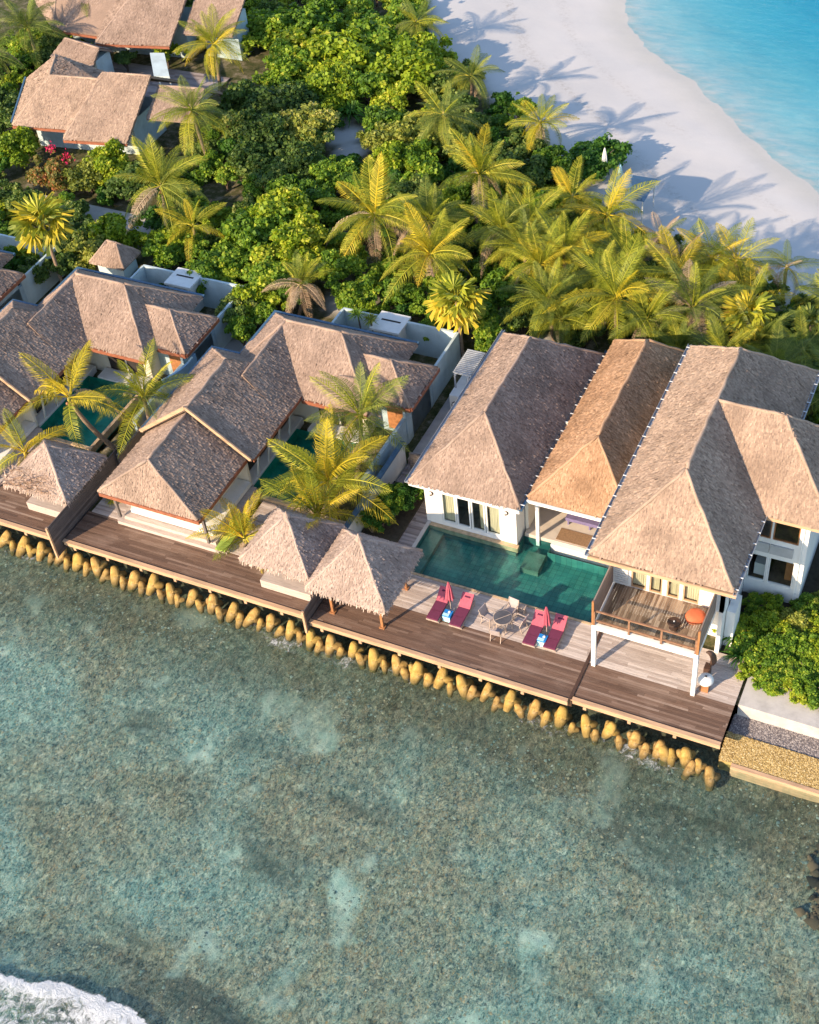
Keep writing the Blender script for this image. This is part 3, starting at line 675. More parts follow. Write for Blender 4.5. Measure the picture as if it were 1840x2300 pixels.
# villa C
C = empty("two_storey_villa"); tag(C, "tall two-storey white villa with balcony and large golden-brown thatch roof", "villa")
V, Fs = hip(-13.9, -7.15, 40.15, 56.3, 6.2, 9.65, 'y', 43.5, 52.6)
thatch(V, Fs, M['thatch_golden'], C, caps=HC)
V = [(-10.6, 45.35, 6.25), (-4.0, 45.35, 6.2), (-4.0, 51.8, 6.2), (-10.6, 51.8, 6.2), (-10.5, 48.55, 9.63), (-7.3, 48.55, 9.6)]
thatch(V, [(0, 1, 5, 4), (1, 2, 5), (2, 3, 4, 5)], M['thatch_golden'], C, caps=((4, 5), (1, 5), (2, 5)))
gutter(C, -14.0, 40.0, 56.4, 6.2, M['greymetal'], True, .07); gutter(C, -7.05, 40.0, 45.3, 6.15, M['greymetal'], True, .07); gutter(C, -7.05, 51.9, 56.4, 6.2, M['greymetal'], True, .07)
MB().box(-13.95, -7.0, 40.02, 40.10, 5.9, 6.1).build("eave_board", M['edge'], C)
MB().box(-8.0, -4.0, 45.24, 45.32, 5.92, 6.12).build("eave_board", M['edge'], C)
HU = [(-12.25, -11.5, 3.1, 5.0), (-11.35, -10.72, 3.1, 5.0), (-10.5, -9.9, 3.1, 5.0), (-9.72, -8.95, 3.1, 5.0)]
wall_holes(C, -13.2, -7.75, 41.5, 41.7, 3.0, 6.05, HU, M['white'])
MB().box(-13.2, -7.75, 42.6, 42.8, -.4, 3.0).box(-13.2, -13.0, 41.7, 55.4, -.4, 6.05).box(-7.95, -7.75, 41.5, 45.9, -.4, 6.05).box(-7.95, -7.75, 50.9, 55.4, -.4, 6.05).box(-13, -7.95, 55.2, 55.4, -.4, 6.05).build("wall", M['white'], C)
MB().box(-13.0, -7.95, 43.4, 43.45, 3, 6).box(-13.0, -7.95, 41.7, 43.4, 2.98, 3.02).build("interior", simple("pale_room", (.45, .36, .24), .8, .2, 2, 0), C)
for (a, b, c_, d), cu in zip(HU, ((0, 1), (.1, .7), (.2, .9), (0, 1))): window(C, a+.01, b-.01, 41.56, c_+.02, d-.01, .06, cu, deep=1.2, name="balcony_door", frame=M['edge'])
mb = MB()
for i in range(11): mb.bar((-13.05, 41.42, 3.3+i*.15), (-12.4, 41.42, 3.3+i*.15), .03, .10)
mb.build("louvre_panel", M['white'], C)
# annex of villa C
HW = [(-7.66, -6.76, .95, 2.8), (-6.66, -5.42, .95, 2.8), (-7.66, -6.76, 4.05, 5.3), (-6.66, -5.42, 4.05, 5.3)]
wall_holes(C, -7.74, -5.0, 45.9, 46.1, -.4, 6.05, HW, M['white'])
MB().box(-5.2, -5.0, 46.1, 51.0, -.4, 6.05).box(-7.74, -5.2, 50.8, 51.0, -.4, 6.05).build("wall", M['white'], C)
MB().box(-7.74, -5.2, 49.2, 49.3, -.3, 6).box(-7.74, -5.2, 46.1, 49.2, 3.15, 3.25).box(-7.74, -5.2, 46.1, 49.2, .1, .2).build("interior", simple("olive_interior", (.13, .11, .06), .8, .3, 1, 0), C)
for a, b, c_, d in HW: window(C, a+.01, b-.01, 45.97, c_+.01, d-.01, .05, None, deep=2.4, frame=M['timber'] if c_ > 3 else M['whitemetal'])
MB().box(-7.4, -6.85, 46.3, 46.9, .95, 1.75).build("bath_tub", M['white'], C)
MB().box(-5.9, -5.5, 46.4, 46.9, .9, 2.2).build("wooden_cabinet", M['timber'], C)
MB().box(-7.72, -6.75, 45.80, 45.895, 3.15, 3.75).box(-6.7, -5.6, 45.80, 45.895, 3.15, 3.75).build("wall_panel", simple("grey_panel", (.42, .42, .42), .8, .1, 2, 0), C)
MB().bar((-5.25, 45.86, -.2), (-5.25, 45.86, 6), .06).build("downpipe", M['whitemetal'], C)
MB().box(-8.05, -7.75, 43.2, 44.4, -.4, 2.6).box(-7.72, -7.3, 42.2, 43.4, -.4, 2.4).build("buttress", M['white'], C)
# balcony
bal = MB(); bal.box(-13.2, -8.1, 38.6, 38.78, 2.78, 3.08).box(-13.2, -13.02, 38.78, 41.5, 2.78, 3.04).box(-8.28, -8.1, 38.78, 41.5, 2.78, 3.04)
bo = bal.build("balcony", M['white'], C)
planks(-13.02, -8.28, 38.8, 41.48, 3.1, M['balcdeck'], bo, along='y', w=.125, seed=44)
for x in (-13.2, -8.28): MB().box(x, x+.2, 38.6, 38.8, -.02, 2.775).build("balcony_post", M['white'], C)
mb = MB()
for z in (3.38, 4.05): mb.box(-13.0, -8.3, 38.62, 38.70, z, z+.07)
for x in (-13.14, -11.45, -9.9, -8.28): mb.box(x, x+.09, 38.61, 38.71, 3.09, 4.05)
mb.build("balustrade", simple("brown_rail_timber", (.27, .145, .085), .6, .2, 5, .1), bo)
for a, b in ((-13.05, -11.46), (-11.36, -9.91), (-9.81, -8.3)): MB().add([(a, 38.66, 3.46), (b, 38.66, 3.46), (b, 38.66, 4.04), (a, 38.66, 4.04)], [(0, 1, 2, 3)]).build("glass_panel", M['pane'], bo)
for side, x in (("l", -13.16), ("r", -8.14)):
    pn = MB().box(x-.05, x+.05, 38.6, 38.7, 3.085, 4.72).build("side_screen", M['timber'], bo)
    for i in range(11):
        MB().box(x-.03, x+.03, 38.71, 41.46, 3.1+i*.145, 3.1+i*.145+.132, .3+.5*random.random()).build("board", M['slat'], pn)

# objects on the balcony
tb = empty("round_table"); tag(tb, "round dark brown wicker table on the balcony", "table")
m = MB(); m.lathe((-9.6, 39.75, 3.11), [(.0, .44), (.30, .44), (.32, .42), (.32, .38), (.06, .36)], 24); m.build("tabletop", M['wicker'], tb)
MB().lathe((-9.6, 39.75, 3.11), [(.22, 0), (.22, .05), (.10, .1), (.08, .36)], 16).build("pedestal", M['wicker'], tb)
MB().lathe((-9.6, 39.75, 3.56), [(0, .06), (.03, .05), (.04, 0)], 10).build("ashtray", M['whitemetal'], tb)
bb = empty("bean_bag"); tag(bb, "orange rounded floor cushion in the right corner of the balcony", "cushion")
m = MB(); n = 28
prof = [(0, .42), (.22, .42), (.40, .36), (.46, .22), (.44, .08), (.36, 0)]
m.lathe((-8.82, 40.6, 3.11), prof, n); 
o = m.build("cushion", M['terracotta'], bb, True)
for v in o.data.vertices:
    a = math.atan2(v.co.y-40.6, v.co.x+8.82); k = 1+.08*math.sin(2*a+.7)+.05*math.cos(3*a); v.co.x = -8.82+(v.co.x+8.82)*k; v.co.y = 40.6+(v.co.y-40.6)*k
# white dome grill + curved brown chair by the post
g = empty("outdoor_shower_drum"); g.name = "round_barbecue"; tag(g, "round white-lidded barbecue on a wooden stand behind the right balcony post", "barbecue")
MB().lathe((-7.75, 39.2, .55), [(.30, 0), (.38, .12), (.36, .25), (.25, .36), (0, .40)], 22).build("lid", M['white'], g, True)
MB().box(-7.95, -7.55, 39.0, 39.4, 0, .55).build("stand", M['timber'], g)
MB().box(-7.79, -7.71, 39.16, 39.24, .95, 1.0).build("handle", M['dark'], g)
ch = empty("hanging_lounge_seat"); tag(ch, "curved brown wicker seat behind the balcony's right side", "chair")
m = MB(); pts = [(-7.95+.30*math.sin(a), 39.9+.1*a, 1.25+.62*math.cos(a)) for a in np.linspace(-.2, 2.9, 10)]; m.tube(pts, [.03, .09, .13, .15, .16, .16, .15, .13, .09, .03], 8); m.build("shell", M['wicker'], ch, True)
MB().box(-8.05, -7.75, 39.9, 40.3, 0, .62).build("base", M['wicker'], ch)

# ------------------------------------------------------------------ pool in front of A/B/C
M['pooltile'] = simple("green_pool_tiles", (.10, .34, .30), .35, .6, .8, .1, dark=(.03, .15, .16))
def tile_mat(name, c1, c2, cg, w=.3):
    m, n, b, o = newmat(name); tc = n.nodes.new("ShaderNodeTexCoord"); br_ = n.nodes.new("ShaderNodeTexBrick")
    br_.inputs["Scale"].default_value = 1; br_.inputs["Brick Width"].default_value = w; br_.inputs["Row Height"].default_value = w; br_.offset = 0
    br_.inputs["Mortar Size"].default_value = .012; br_.inputs["Color1"].default_value = (*c1, 1); br_.inputs["Color2"].default_value = (*c2, 1); br_.inputs["Mortar"].default_value = (*cg, 1)
    n.links.new(tc.outputs["Object"], br_.inputs[0])
    c = mixc(n, br_.outputs[0], tuple(min(1, x*1.9) for x in c2), ramp(n, noise(n, .55, 4, .6, None, .8), [(.48, (0, 0, 0)), (.7, (.55, .55, .55))]))  # lighter patches stand for sun on the pool floor, mixed into tile colour
    n.links.new(c, b.inputs["Base Color"]); b.inputs["Roughness"].default_value = .35; return m
M['pooltile'] = tile_mat("green_mosaic_tiles", (.03, .135, .135), (.055, .195, .175), (.02, .085, .085))
M['poolledge'] = simple("pool_ledge_tiles", (.10, .17, .14), .4, .35, 1.5, .1)
P = empty("swimming_pool"); tag(P, "long dark green swimming pool behind the red loungers", "pool")
pl = [(-24.55, 41.12), (-14.1, 41.12), (-14.1, 44.9), (-17.85, 44.9), (-17.85, 45.6), (-19.45, 45.6), (-19.45, 44.85), (-24.55, 44.85)]
n = len(pl)
m = MB(); m.add([(x, y, -.62) for x, y in pl], [tuple(range(n))]); 
for i in range(n):
    (a, b), (c, d) = pl[i], pl[(i+1) % n]; m.add([(a, b, -.62), (c, d, -.62), (c, d, -.03), (a, b, -.03)], [(0, 3, 2, 1), (0, 1, 2, 3)][:1])
m.build("basin", M['pooltile'], P)
MB().box(-24.5, -23.7, 41.4, 44.8, -.615, -.3).box(-18.9, -17.9, 43.6, 44.86, -.615, -.25).box(-24.5, -19.5, 44.55, 44.84, -.615, -.4).build("bench_ledge", M['poolledge'], P)
m = MB(); m.add([(x, y, -.045) for x, y in pl], [tuple(range(n))]); m.build("water", M['poolwater'], P)
mb = MB(); x = -24.6; rr = random.Random(5)
while x < -14.1:
    L = rr.uniform(.9, 1.6); e = min(x+L-.02, -14.05); MB().box(x, e, 41.0, 41.12, -.06, .03+rr.uniform(-.004, .006)).build("coping", M['stone'], P); x += L
MB().box(-24.75, -24.56, 41.0, 44.85, -.3, .035).build("coping", M['concrete'], P)
MB().box(-24.74, -14.0, 41.10, 41.13, -1.3, -.05).build("overflow_edge", M['greywood'], P)

# ------------------------------------------------------------------ L-shaped villa (middle), copied to the left twice
def l_villa():
    r = empty("courtyard_villa")
    c = M['thatch']
    V, Fs = hip(-41.3, -34.9, 38.3, 43.7, 2.8, 5.2, 'y', 39.35, 43.7)
    thatch(V, [Fs[0], Fs[1], Fs[3]], c, r, caps=((4, 5), (0, 4), (1, 4)))
    V, Fs = hip(-41.6, -34.42, 43.2, 51.0, 2.98, 5.66, 'y', 43.2, 47.6)
    thatch(V, [Fs[1], Fs[2], Fs[3]], c, r, caps=((4, 5), (3, 5)))
    thatch([(-39.75, 46.9, 2.9), (-34.45, 46.9, 2.9), (-34.45, 52.4, 2.9), (-39.75, 52.4, 2.9), (-36.9, 47.3, 5.0), (-36.9, 52.4, 5.15)], [(1, 2, 5, 4), (3, 0, 4, 5)], c, r, caps=((4, 5),))
    V, Fs = hip(-39.7, -30.1, 48.9, 55.5, 2.8, 5.4, 'x', -36.7, -33.1)
    thatch(V, Fs, c, r, caps=HCX)
    thatch([(-32.2, 50.2, 2.82), (-28.05, 50.2, 2.8), (-28.05, 53.95, 2.8), (-32.2, 53.95, 2.82), (-32.2, 52.1, 4.25), (-30.05, 52.1, 4.22)], [(0, 1, 5, 4), (1, 2, 5), (2, 3, 4, 5)], c, r, caps=((4, 5), (1, 5), (2, 5)))
    # verge boards on the step in the roof
    for s in (-1, 1):
        a = Vector((-38.0, 43.12, 5.74)); b = Vector((-38.0+s*3.62, 43.12, 3.0)); MB().bar(a, b, .10, .2).build("verge_board", M['edge'], r)
    MB().box(-41.2, -34.8, 38.18, 38.27, 2.52, 2.74).box(-34.87, -34.78, 38.3, 43.3, 2.52, 2.74).box(-34.38, -34.30, 43.3, 48.9, 2.7, 2.92).box(-34.3, -30.1, 48.76, 48.86, 2.5, 2.74).box(-30.05, -28.0, 50.06, 50.15, 2.5, 2.74).box(-28.0, -27.92, 50.15, 54.0, 2.5, 2.74).build("fascia", M['fascia'], r)
    MB().box(-41.75, -41.6, 43.2, 51.1, 2.85, 3.0).box(-41.75, -39.7, 51.05, 51.2, 2.85, 3.0).box(-39.9, -39.72, 51.2, 55.6, 2.7, 2.85).box(-39.9, -30.0, 55.55, 55.72, 2.7, 2.86).build("gutter", M['bluemetal'], r)
    # walls
    MB().box(-40.6, -35.9, 39.6, 50.0, -.2, 2.9).build("wall", M['cream'], r)
    MB().box(-39.0, -30.9, 50.0, 54.9, -.2, 2.7).build("wall", M['cream'], r)
    MB().box(-30.9, -28.5, 51.0, 53.6, -.2, 2.7).box(-28.62, -28.45, 50.3, 51.0, -.2, 2.5).build("wall", M['bluewall2'], r)
    MB().box(-36.6, -35.15, 43.55, 43.75, .3, 2.6).build("wall", M['cream'], r)
    # plinth and steps at the sea end
    for i, (a, z) in enumerate(((0, .22), (.3, .45), (.62, .78))):
        MB().box(-41.0+a, -34.4-a, 38.65+a, 43.5, .0 if i == 0 else z-.25, z).build("plinth_step", M['deckdry'] if i < 2 else M['white'], r)
    for x in (-40.9, -35.1): MB().box(x, x+.14, 38.75, 38.89, .45, 2.7).build("corner_post", M['greywood'], r)
    # veranda beside the courtyard pool
    MB().box(-35.85, -35.14, 43.75, 49.8, -.2, .30).build("veranda_floor", M['white'], r)
    y = 44.6
    while y < 49.5:
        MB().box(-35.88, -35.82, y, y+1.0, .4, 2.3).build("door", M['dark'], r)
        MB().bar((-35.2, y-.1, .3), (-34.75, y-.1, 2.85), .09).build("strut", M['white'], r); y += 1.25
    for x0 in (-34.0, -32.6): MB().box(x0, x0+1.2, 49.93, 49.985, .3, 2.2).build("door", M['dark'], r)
    MB().box(-34.4, -31.0, 48.95, 49.9, -.2, .30).build("veranda_floor", M['white'], r)
    MB().box(-30.0, -29.0, 50.92, 50.98, .1, 2.1).build("door", M['timber'], r)
    return r
def l_pool():
    p = empty("courtyard_pool")
    m = MB(); x0, x1, y0, y1 = -35.1, -31.1, 43.3, 48.9
    m.add([(x0, y0, -.5), (x1, y0, -.5), (x1, y1, -.5), (x0, y1, -.5), (x0, y0, .2), (x1, y0, .2), (x1, y1, .2), (x0, y1, .2)], [(0, 1, 2, 3), (0, 4, 5, 1), (1, 5, 6, 2), (2, 6, 7, 3), (3, 7, 4, 0)])
    m.build("basin", M['teal'], p)
    MB().add([(x0, y0, .185), (x1, y0, .185), (x1, y1, .185), (x0, y1, .185)], [(0, 1, 2, 3)]).build("water", M['poolwater'], p)
    MB().box(x0-.02, x1+.2, y0-.22, y0-.005, -.2, .24).box(x1+.005, x1+.2, y0, y1, -.2, .24).build("coping", M['stone'], p)
    return p
M['teal'] = simple("teal_pool_tiles", (.015, .27, .20), .35, .3, 1.2, .05)
v2 = l_villa(); tag(v2, "middle courtyard villa with stepped L-shaped thatch roof, right of the plank fence", "villa")
p2 = l_pool(); tag(p2, "teal courtyard pool of the middle villa, partly under yellow palm fronds", "pool")
def hut():
    h = empty("garden_hut")
    V, Fs = hip(-40.0, -37.3, 57.1, 59.2, 2.3, 3.5, 'x', -39.0, -38.3); thatch(V, Fs, M['thatch'], h, caps=HCX, thick=.15)
    MB().box(-39.7, -37.6, 57.4, 58.9, -.2, 2.2).build("wall", M['bluewall'], h); return h
def yard():
    y = empty("yard_wall"); MB().box(-28.68, -28.52, 54.0, 58.1, -.2, 2.15).build("wall", M['bluewall'], y)
    MB().box(-36.4, -28.68, 58.0, 58.16, -.2, 2.15).box(-36.45, -36.3, 55.8, 58.0, -.2, 2.15).build("wall", M['bluewall'], y)
    MB().box(-28.7, -28.5, 44.9, 54.0, -.2, 1.75).build("wall", M['bluewall2'], y)
    return y
def shed():
    s = empty("gate_house"); MB().box(-33.75, -32.1, 57.0, 58.5, -.2, 2.0).build("wall", M['white'], s)
    MB().box(-33.95, -31.95, 56.8, 58.6, 2.0, 2.16).build("roof", M['white'], s); MB().box(-33.6, -32.3, 57.75, 57.9, 2.163, 2.17).build("slot", M['dark'], s)
    MB().box(-33.3, -32.5, 56.94, 56.99, 0, 1.9).build("door", M['concrete'], s); return s
hu = hut(); hu.location.x = -15; tag(hu, "small thatched garden hut standing clear behind the left villa", "hut")
ya = yard(); tag(ya, "pale blue yard wall behind the middle villa", "wall", "yard walls behind the villas")
sh_ = shed(); tag(sh_, "white flat-topped gate house behind the middle villa, beside the fan palm", "gate house", "gate houses behind the villas")
cache = make_cache()
for o, labs, in ((v2, ("left courtyard villa behind the two coconut palms, cut by the left edge", "far-left courtyard villa of which only a roof corner shows")),
                 (p2, ("teal courtyard pool under the coconut palm at the left", None)),
                 (ya, ("pale blue yard wall behind the left villa", "pale blue yard wall at the far left edge")),
                 (sh_, ("white flat-topped gate house behind the left villa", None))):
    for k, l in enumerate(labs):
        if l: c = copy_tree(o, cache); c.location.x = -15*(k+1); c["label"] = l
# extra walls and path around
tag(MB().box(-28.0, -27.8, 41.4, 48.6, -.2, 1.55).build("boundary_wall", M['white']), "white boundary wall between the cluster of yellow palms and the planter hedge", "wall")
tag(MB().box(-28.05, -27.75, 41.35, 48.65, 1.553, 1.62).build("wall_coping", M['bluemetal']), "dark coping on the white wall beside the planter hedge", "coping")
tag(MB().box(-43.1, -42.95, 42.2, 46.4, -.2, 1.5).build("boundary_wall", M['greywood']), "grey side wall left of the middle villa", "wall")
mb = MB(); pts = [(-43.6+.6*math.sin(t*2.2), 48.2+2.9*t) for t in np.linspace(0, 1, 9)]
for (a, b), (c, d) in zip(pts[:-1], pts[1:]): mb.bar((a, b, 1.0), (c, d, 1.0), .16, 2.3)
tag(mb.build("curved_wall", simple("blue_wall_paint", (.20, .36, .52), .7, .12, 1, .1)), "curved blue garden wall by the left villa's outdoor shower", "wall")
tag(MB().box(-27.0, -25.7, 47.6, 47.72, -.1, 1.9).build("screen_wall", M['greywood']), "dark screen across the walkway beside the left thatch eave", "screen")
tag(MB().box(-27.7, -26.0, 48.6, 48.9, -.1, .35).build("stacked_boards", M['slat']), "stack of weathered boards on the walkway", "boards")

# pergola / service unit
pg = empty("slatted_pergola"); tag(pg, "grey slatted pergola over a white service box beside the left roof", "pergola")
for i in range(14): MB().box(-27.25, -26.1, 54.3+i*.165, 54.3+i*.165+.07, 2.3, 2.42).build("slat", M['greymetal'], pg)
MB().box(-27.15, -27.05, 54.2, 56.6, 2.18, 2.295).box(-26.3, -26.2, 54.2, 56.6, 2.18, 2.295).build("rail", M['greymetal'], pg)
MB().box(-27.2, -26.2, 53.5, 56.4, -.2, 1.3).build("service_box", M['white'], pg)
for x, y in ((-27.15, 54.2), (-26.3, 54.2), (-27.15, 56.5), (-26.3, 56.5)): MB().box(x, x+.08, y, y+.08, 1.3, 2.18).build("post", M['greymetal'], pg)
mm = MB(); mm.tube([(-26.6+.28*math.cos(a), 53.1, .95+.28*math.sin(a)) for a in np.linspace(0, 6.28, 18)], .03, 6, cap=False)
tag(mm.build("hose_reel", M['dark']), "dark hoop of hose hanging by the white service box", "hose")

# plank fences
def fence(x0, y0, x1, y1, zb, zt, n, label, lean=0):
    f = empty("plank_fence"); tag(f, label, "fence"); h = (zt-zb)/n
    for i in range(n):
        z = zb+i*h; o = MB().bar((x0+lean*i/n, y0, z+h/2), (x1+lean*i/n, y1, z+h/2), .05, h-.012, random.uniform(.1, .9)).build("plank", M['panel'], f)
    L = math.hypot(x1-x0, y1-y0); k = max(2, int(L/1.9)+1)
    for i in range(k):
        t = i/(k-1); x, y = x0+(x1-x0)*t, y0+(y1-y0)*t
        MB().box(x-.12, x-.03, y-.05, y+.05, zb, zt).build("post", M['greywood'], f)
    MB().box(x0-.06, x0+.06, y0-.14, y0-.03, zb, zt+.03).build("end_board", M['edge'], f)
    return f
fence(-43.35, 35.85, -43.35, 42.8, -.75, 1.55, 13, "tall dark weathered plank fence jutting over the sea between two decks")
fence(-27.58, 35.95, -27.58, 38.1, -.6, 1.0, 8, "short grey plank screen at the deck edge between the two gazebos")

# ------------------------------------------------------------------ gazebos
def gazebo(x0, x1, y0, y1, ze, zr, mat, label, plinth=None, posts=True, group=None):
    g = empty("thatched_gazebo"); tag(g, label, "gazebo")
    cx, cy_ = (x0+x1)/2, (y0+y1)/2
    V = [(x0, y0, ze), (x1, y0, ze), (x1, y1, ze), (x0, y1, ze), (cx, cy_, zr)]
    rf = thatch(V, [(0, 1, 4), (1, 2, 4), (2, 3, 4), (3, 0, 4)], mat, g, thick=.16, caps=((0, 4), (1, 4), (2, 4), (3, 4)), sw=.075, sh=.10, ln=.28, lift=.05, fringe=.27)
    MB().lathe((cx, cy_, zr-.12), [(.22, 0), (.16, .14), (.07, .26), (.03, .38), (0, .42)], 10).build("finial", M['thatch_pale'], rf)
    if posts:
        for x in (x0+.75, x1-.85):
            for y in (y0+.75, y1-.75):
                MB().box(x, x+.13, y, y+.13, .02, ze+.45).build("post", M['timber'], g); MB().box(x-.08, x+.21, y-.08, y+.21, .005, .07).build("post_base", M['timber'], g)
    if plinth:
        for i in range(4): MB().box(*plinth, .02+i*.14, .15+i*.14).build("plinth_board", M['deckdry'], g)
    return g
gazebo(-31.65, -27.6, 36.95, 40.95, 2.35, 4.35, M['thatch_pale'], "left of the two thatched gazebos at the deck edge, on a pale plinth", (-31.0, -28.0, 37.35, 40.4), False)
gazebo(-27.45, -23.0, 36.35, 40.65, 2.45, 4.75, M['thatch_pale'], "right thatched gazebo on orange timber posts, nearest the pool")
gazebo(-47.2, -42.9, 37.3, 41.2, 2.3, 4.2, M['thatch_pale'], "shabby thatched gazebo at the left edge beside the dark plank fence", (-46.6, -43.6, 37.8, 40.9), False)
# dry frond debris on the left gazebo
Q = []; rr = np.random.default_rng(77)
for i in range(260):
    t = rr.uniform(0, 1); x = -47.1+3.2*t+rr.normal(0, .2); s = rr.uniform(.0, .45)**1.3; y = 37.3+s*2.2; z = 2.42+s*2.1
    a = rr.uniform(0, 6.28); L = rr.uniform(.15, .5); d = np.array((math.cos(a)*L, math.sin(a)*L*.7, rr.uniform(-.05, .22))); wv = np.array((-math.sin(a), math.cos(a), 0))*rr.uniform(.02, .07); p = np.array((x, y, z))
    Q.append([p-wv*.4, p+d-wv, p+d+wv, p+wv*.4])
stuff(tag(quads("dry_fronds", np.array(Q), leaf_mat("bleached_fronds", [(0, (.40, .26, .18)), (.5, (.62, .46, .36)), (1, (.78, .64, .54))], .2), None, rr.uniform(0, 1, 260)), "bleached dry palm fronds lying on the shabby gazebo", "dry fronds"))

# ------------------------------------------------------------------ furniture
def lounger(x, y, label, mats=(None, None), rz=0, w=.66):
    t = empty("sun_lounger", (x, y, 0), rz); tag(t, label, "sun lounger", "sun loungers by the pool" if mats[0] is None else None)
    f = MB(); f.box(-w/2, w/2, -1.0, -.93, .22, .30).box(-w/2, -w/2+.06, -.93, .95, .22, .30).box(w/2-.06, w/2, -.93, .95, .22, .30).box(-w/2+.06, w/2-.06, .89, .95, .22, .30)
    f.bar((-w/2+.05, .35, .28), (-w/2+.05, .85, .62), .04).bar((w/2-.05, .35, .28), (w/2-.05, .85, .62), .04); f.build("frame", M['teak'], t)
    for lx in (-w/2+.03, w/2-.08):
        for ly in (-.85, .8): MB().box(lx, lx+.05, ly, ly+.07, 0, .22).build("leg", M['teak'], t)
    sm, bm_ = mats[0] or M['red_dimmed_cloth'], mats[1] or M['pink_and_sunlit_cloth']
    MB().box(-w/2+.02, w/2-.02, -.98, -.42, .31, .40).build("seat_cushion", sm, t); MB().box(-w/2+.02, w/2-.02, -.40, .24, .31, .40).build("seat_cushion", sm, t)
    a = R(36); c, s = math.cos(a), math.sin(a); L = .80
    vs = []
    for yy, zz in ((0, 0), (L, 0), (L, .09), (0, .09)):
        for xx in (-w/2+.02, w/2-.02): vs.append((xx, .26+yy*c-zz*s, .32+yy*s+zz*c))
    MB().add(vs, [(0, 1, 3, 2), (2, 3, 5, 4), (4, 5, 7, 6), (6, 7, 1, 0), (0, 2, 4, 6), (1, 7, 5, 3)]).build("back_cushion", bm_, t)
    y2, z2 = .26+.60*c-.10*s, .32+.60*s+.10*c
    if mats[0] is None: MB().bar((-.13, y2, z2), (.16, y2, z2), .11, .035).build("head_strap", M['red_dimmed_cloth'], t)
    return t
lounger(-21.52, 39.25, "far-left red lounger, left of the left blue side table")
lounger(-20.28, 39.28, "red lounger just right of the left blue side table")
lounger(-16.42, 39.48, "red lounger left of the right blue side table")
lounger(-15.38, 39.6, "far-right red lounger, nearest the white balcony post")
lounger(-34.25, 39.6, "lime green lounger beside the middle villa's plinth", (M['greencloth'], M['greencloth']))
def umbrella(x, y, label, mat=None, h=2.15, group=None):
    u = empty("closed_parasol", (x, y, 0)); tag(u, label, "parasol", group)
    MB().lathe((0, 0, 0), [(.025, 0), (.025, h)], 8).build("pole", M['teak'], u)
    MB().lathe((0, 0, 0), [(.22, 0), (.22, .06), (.05, .08), (.04, .2)], 14).build("base", M['concrete'], u)
    n = 16; prof = [(.03, h+.02), (.06, h-.08), (.15, h-.5), (.19, h-.9), (.24, h-1.3)]; vs = []
    for i, (r0, z) in enumerate(prof):
        for j in range(n):
            rr_ = r0*(1 if j % 2 else .62); vs.append((rr_*math.cos(2*math.pi*j/n), rr_*math.sin(2*math.pi*j/n), z-(0 if j % 2 else -.03*i)))
    m = MB(); m.add(vs, [(i*n+j, i*n+(j+1) % n, (i+1)*n+(j+1) % n, (i+1)*n+j)[::-1] for i in range(4) for j in range(n)]); m.build("canopy", mat or M['pink_and_sunlit_cloth'], u)
    return u
umbrella(-21.0, 39.42, "folded coral-pink parasol between the two left loungers", group="folded pink parasols")
umbrella(-15.87, 39.62, "folded coral-pink parasol between the two right loungers", group="folded pink parasols")
umbrella(-27.1, 80.6, "folded white beach parasol in front of the round bush", M['white'], 2.2, group="folded white beach parasols")
umbrella(-25.4, 79.0, "shorter folded white parasol beside the blue beach hut", M['palecloth'], 2.1, group="folded white beach parasols")
def side_table(x, y, label):
    t = empty("side_table", (x, y, 0)); tag(t, label, "side table", "blue side tables")
    MB().box(-.22, .22, -.20, .22, .38, .44).build("tabletop", M['bluecloth'], t)
    MB().box(-.19, .19, -.17, .19, .05, .38).build("drawer_box", M['bluecloth'], t)
    for sx in (-.2, .15):
        for sy_ in (-.18, .15): MB().box(sx, sx+.05, sy_, sy_+.05, 0, .05).build("leg", M['bluecloth'], t)
    MB().box(-.205, .205, -.235, -.205, .02, .37).box(-.205, .12, -.205, -.03, .443, .455).build("towel", M['palecloth'], t)
    MB().lathe((.06, .08, .443), [(0, .05), (.06, .045), (.075, 0)], 10).build("ashtray", M['white'], t)
side_table(-20.9, 38.85, "bright blue side table with pale towel between the left loungers")
side_table(-15.88, 39.05, "bright blue side table with pale towel between the right loungers")
